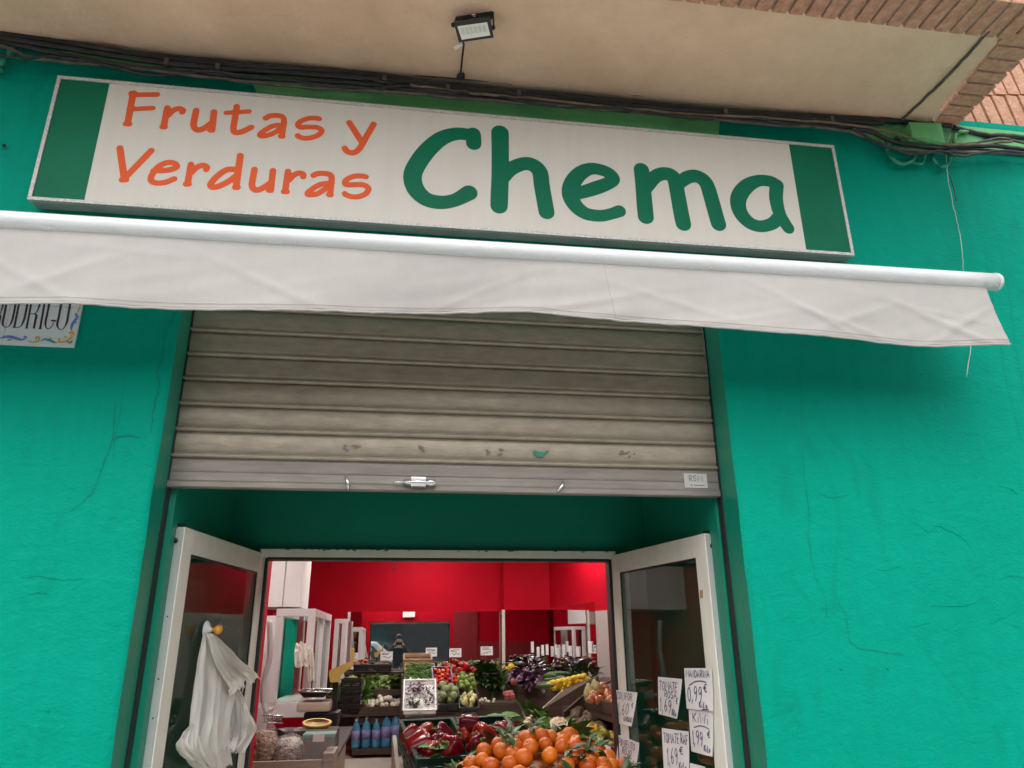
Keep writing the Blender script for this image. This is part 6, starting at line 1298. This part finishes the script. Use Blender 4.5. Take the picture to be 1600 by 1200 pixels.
# parked car
def car(cx, cy):
    t = thing('parked_car', 'white parked car at the kerb behind the photographer, seen in the mirror', 'car', (cx, cy, -.13))
    z0 = -.13
    side = [(-2.1, .35), (-2.12, .62), (-1.95, .82), (-1.1, .93), (-.45, 1.38), (.3, 1.46), (1.2, 1.40), (1.85, .98), (2.08, .88), (2.1, .38), (1.7, .25), (-1.8, .25)]
    m = MB(); n = len(side); W = .86; secs = [(-W, .93), (-W * .96, 1.0), (0, 1.02), (W * .96, 1.0), (W, .93)]
    vs = []
    for yy, sc in secs:
        for (x, z) in side:
            narrow = 1 - .17 * max(0, (z - .9) / .55); vs.append((cx + x * (1 if abs(yy) < W * .97 else .985), cy + yy * narrow, z0 + .25 + (z - .25) * (sc if z > 1 else 1)))
    fs_ = [(j * n + i, j * n + (i + 1) % n, (j + 1) * n + (i + 1) % n, (j + 1) * n + i) for j in range(len(secs) - 1) for i in range(n)] + [tuple(range(n)), tuple((len(secs) - 1) * n + i for i in range(n))[::-1]]
    body = obj('body', m.add(vs, fs_), 'carw', t); bv = body.modifiers.new('b', 'BEVEL'); bv.width = .05; bv.segments = 2; bv.limit_method = 'ANGLE'
    for s_ in (-1, 1):
        g = MB()
        for q4 in (((-.85, .98), (-.42, 1.32), (.22, 1.38), (.22, .98)), ((.30, .98), (.30, 1.38), (1.12, 1.33), (1.55, 1.0))):
            g.poly([(cx + a, cy + s_ * (W * (1 - .17 * max(0, (b - .9) / .55)) + .004), z0 + b) for a, b in q4], (0, s_ * .006, 0))
        obj('side_windows', g, 'carglass', t)
    g = MB(); g.poly([(cx - 1.09, cy - .66, z0 + .955), (cx - 1.09, cy + .66, z0 + .955), (cx - .50, cy + .60, z0 + 1.37), (cx - .50, cy - .60, z0 + 1.37)], (-.012, 0, .02)); obj('windscreen', g, 'carglass', t)
    for a in (-1.35, 1.3):
        for s_ in (-1, 1):
            wm_ = Matrix.Translation((cx + a, cy + s_ * .80, z0 + .32)) @ Matrix.Rotation(pi / 2, 4, 'X'); wh = obj('wheel', MB().lathe([(.2, -.1), (.30, -.1), (.32, -.07), (.32, .07), (.30, .1), (.2, .1)], 24, wm_), 'black', t); obj('rim', MB().lathe([(.2, -.06), (.2, .06)], 20, wm_), 'alu', wh)
    for s_ in (-1, 1): obj('headlight', MB().ball((cx - 2.06, cy + s_ * .6, z0 + .70), .09, 2, (.5, 1.3, .7)), 'lens', t)
car(-1.9, -5.2)
for o_ in SC.objects:
    if o_.name == 'parked_car': o_.scale = (1, 1, 1.25); o_.location.z = -.13
    

# the photographer, holding the phone that is the camera
def person():
    bx, by = -0.05, -2.95
    root = thing('person', 'photographer in a dark jacket holding up a phone, reflected in the back mirror', 'person', (bx, by, 0))
    def skin(nm, V, E, mt, sub=2):
        me = bpy.data.meshes.new(nm); me.from_pydata([Vector(v[:3]) - Vector((bx, by, 0)) for v in V], E, []); me.materials.append(MT[mt])
        o = bpy.data.objects.new(nm, me); COL.objects.link(o); o.parent = root
        sk = o.modifiers.new('skin', 'SKIN')
        for i, v in enumerate(V): me.skin_vertices[0].data[i].radius = (v[3], v[4] if len(v) > 4 else v[3])
        me.skin_vertices[0].data[0].use_root = True
        sk.use_smooth_shade = True; sb = o.modifiers.new('sub', 'SUBSURF'); sb.levels = sub; sb.render_levels = sub
        return o
    V = [(bx, by, .98, .13, .10), (bx, by, 1.15, .12, .09), (bx, by, 1.35, .14, .10), (bx, by + .01, 1.47, .07, .07), (bx, by + .03, 1.55, .055), (bx, by + .06, 1.62, .075, .09), (bx, by + .05, 1.71, .075, .085), (bx, by + .04, 1.78, .05, .06)]
    E_ = [(i, i + 1) for i in range(7)]
    for s in (-1, 1):
        i = len(V); V += [(bx + s * .10, by, .90, .085), (bx + s * .11, by + .01, .50, .06), (bx + s * .11, by - .01, .12, .042), (bx + s * .12, by + .12, .05, .035)]; E_ += [(0, i), (i, i + 1), (i + 1, i + 2), (i + 2, i + 3)]
        i = len(V); V += [(bx + s * .19, by, 1.42, .055), (bx + s * .30, by + .10, 1.30, .043), (bx + s * .145, by + .30, 1.52, .032), (bx + s * .110, by + .36, 1.585, .026, .018)]; E_ += [(2, i), (i, i + 1), (i + 1, i + 2), (i + 2, i + 3)]
        w0 = i + 3
        for k in range(4):
            j = len(V); zz = 1.580 + .019 * k; V += [(bx + s * .098, by + .372, zz, .0095), (bx + s * .084, by + .378 + .002 * k, zz + .004, .0085), (bx + s * .070, by + .374, zz + .006, .0075)]; E_ += [(w0, j), (j, j + 1), (j + 1, j + 2)]
        j = len(V); V += [(bx + s * .11, by + .365, 1.545, .010), (bx + s * .085, by + .372, 1.54, .009)]; E_ += [(w0, j), (j, j + 1)]
    skin('body', V, E_, 'skin')
    J = [(bx, by, .84, .175, .135), (bx, by, .93, .17, .13), (bx, by, 1.15, .16, .125), (bx, by, 1.36, .17, .125), (bx, by + .01, 1.49, .075, .075)]; JE = [(0, 1), (1, 2), (2, 3), (3, 4)]
    for s in (-1, 1): i = len(J); J += [(bx + s * .20, by, 1.43, .075), (bx + s * .305, by + .10, 1.295, .062), (bx + s * .150, by + .30, 1.52, .046), (bx + s * .117, by + .35, 1.572, .038)]; JE += [(3, i), (i, i + 1), (i + 1, i + 2), (i + 2, i + 3)]
    skin('jacket', J, JE, 'jacket')
    Tt = [(bx, by, .97, .15, .115)]; TE = []
    for s in (-1, 1): i = len(Tt); Tt += [(bx + s * .10, by, .88, .10), (bx + s * .11, by + .01, .50, .075), (bx + s * .11, by - .01, .10, .06)]; TE += [(0, i), (i, i + 1), (i + 1, i + 2)]
    skin('trousers', Tt, TE, 'trouser')
    for s in (-1, 1): obj('shoe', MB().ball((bx + s * .12, by + .06, .045), .05, 3, (.95, 2.5, .9)), 'jacket', root)
    obj('hair', MB().ball((bx, by + .025, 1.745), .098, 3, (.92, 1.05, .95), .06), 'hair', root)
    fcm = MB().ball((bx, by + .145, 1.655), .016, 2, (.8, 1, 1.5)); obj('nose', fcm, 'skin', root)
    for s in (-1, 1): obj('ear', MB().ball((bx + s * .088, by + .04, 1.66), .02, 2, (.4, .8, 1.5)), 'skin', root); obj('eye', MB().ball((bx + s * .032, by + .132, 1.685), .010, 2), 'white', root)
    obj('mouth', MB().ball((bx, by + .138, 1.605), .012, 2, (1.8, .5, .5)), 'redd', root)
    ph = MB(); M_ = camo.matrix_world @ Matrix.Translation((-.05, -.02, .0145)); ph.box((0, 0, 0), (.155, .075, .008), M_, .003); mono('phone', ph, 'blackp', 'dark phone held level in both hands of the photographer', 'phone', loc=(0, 0, 0))
person()
bpy.context.view_layer.update()
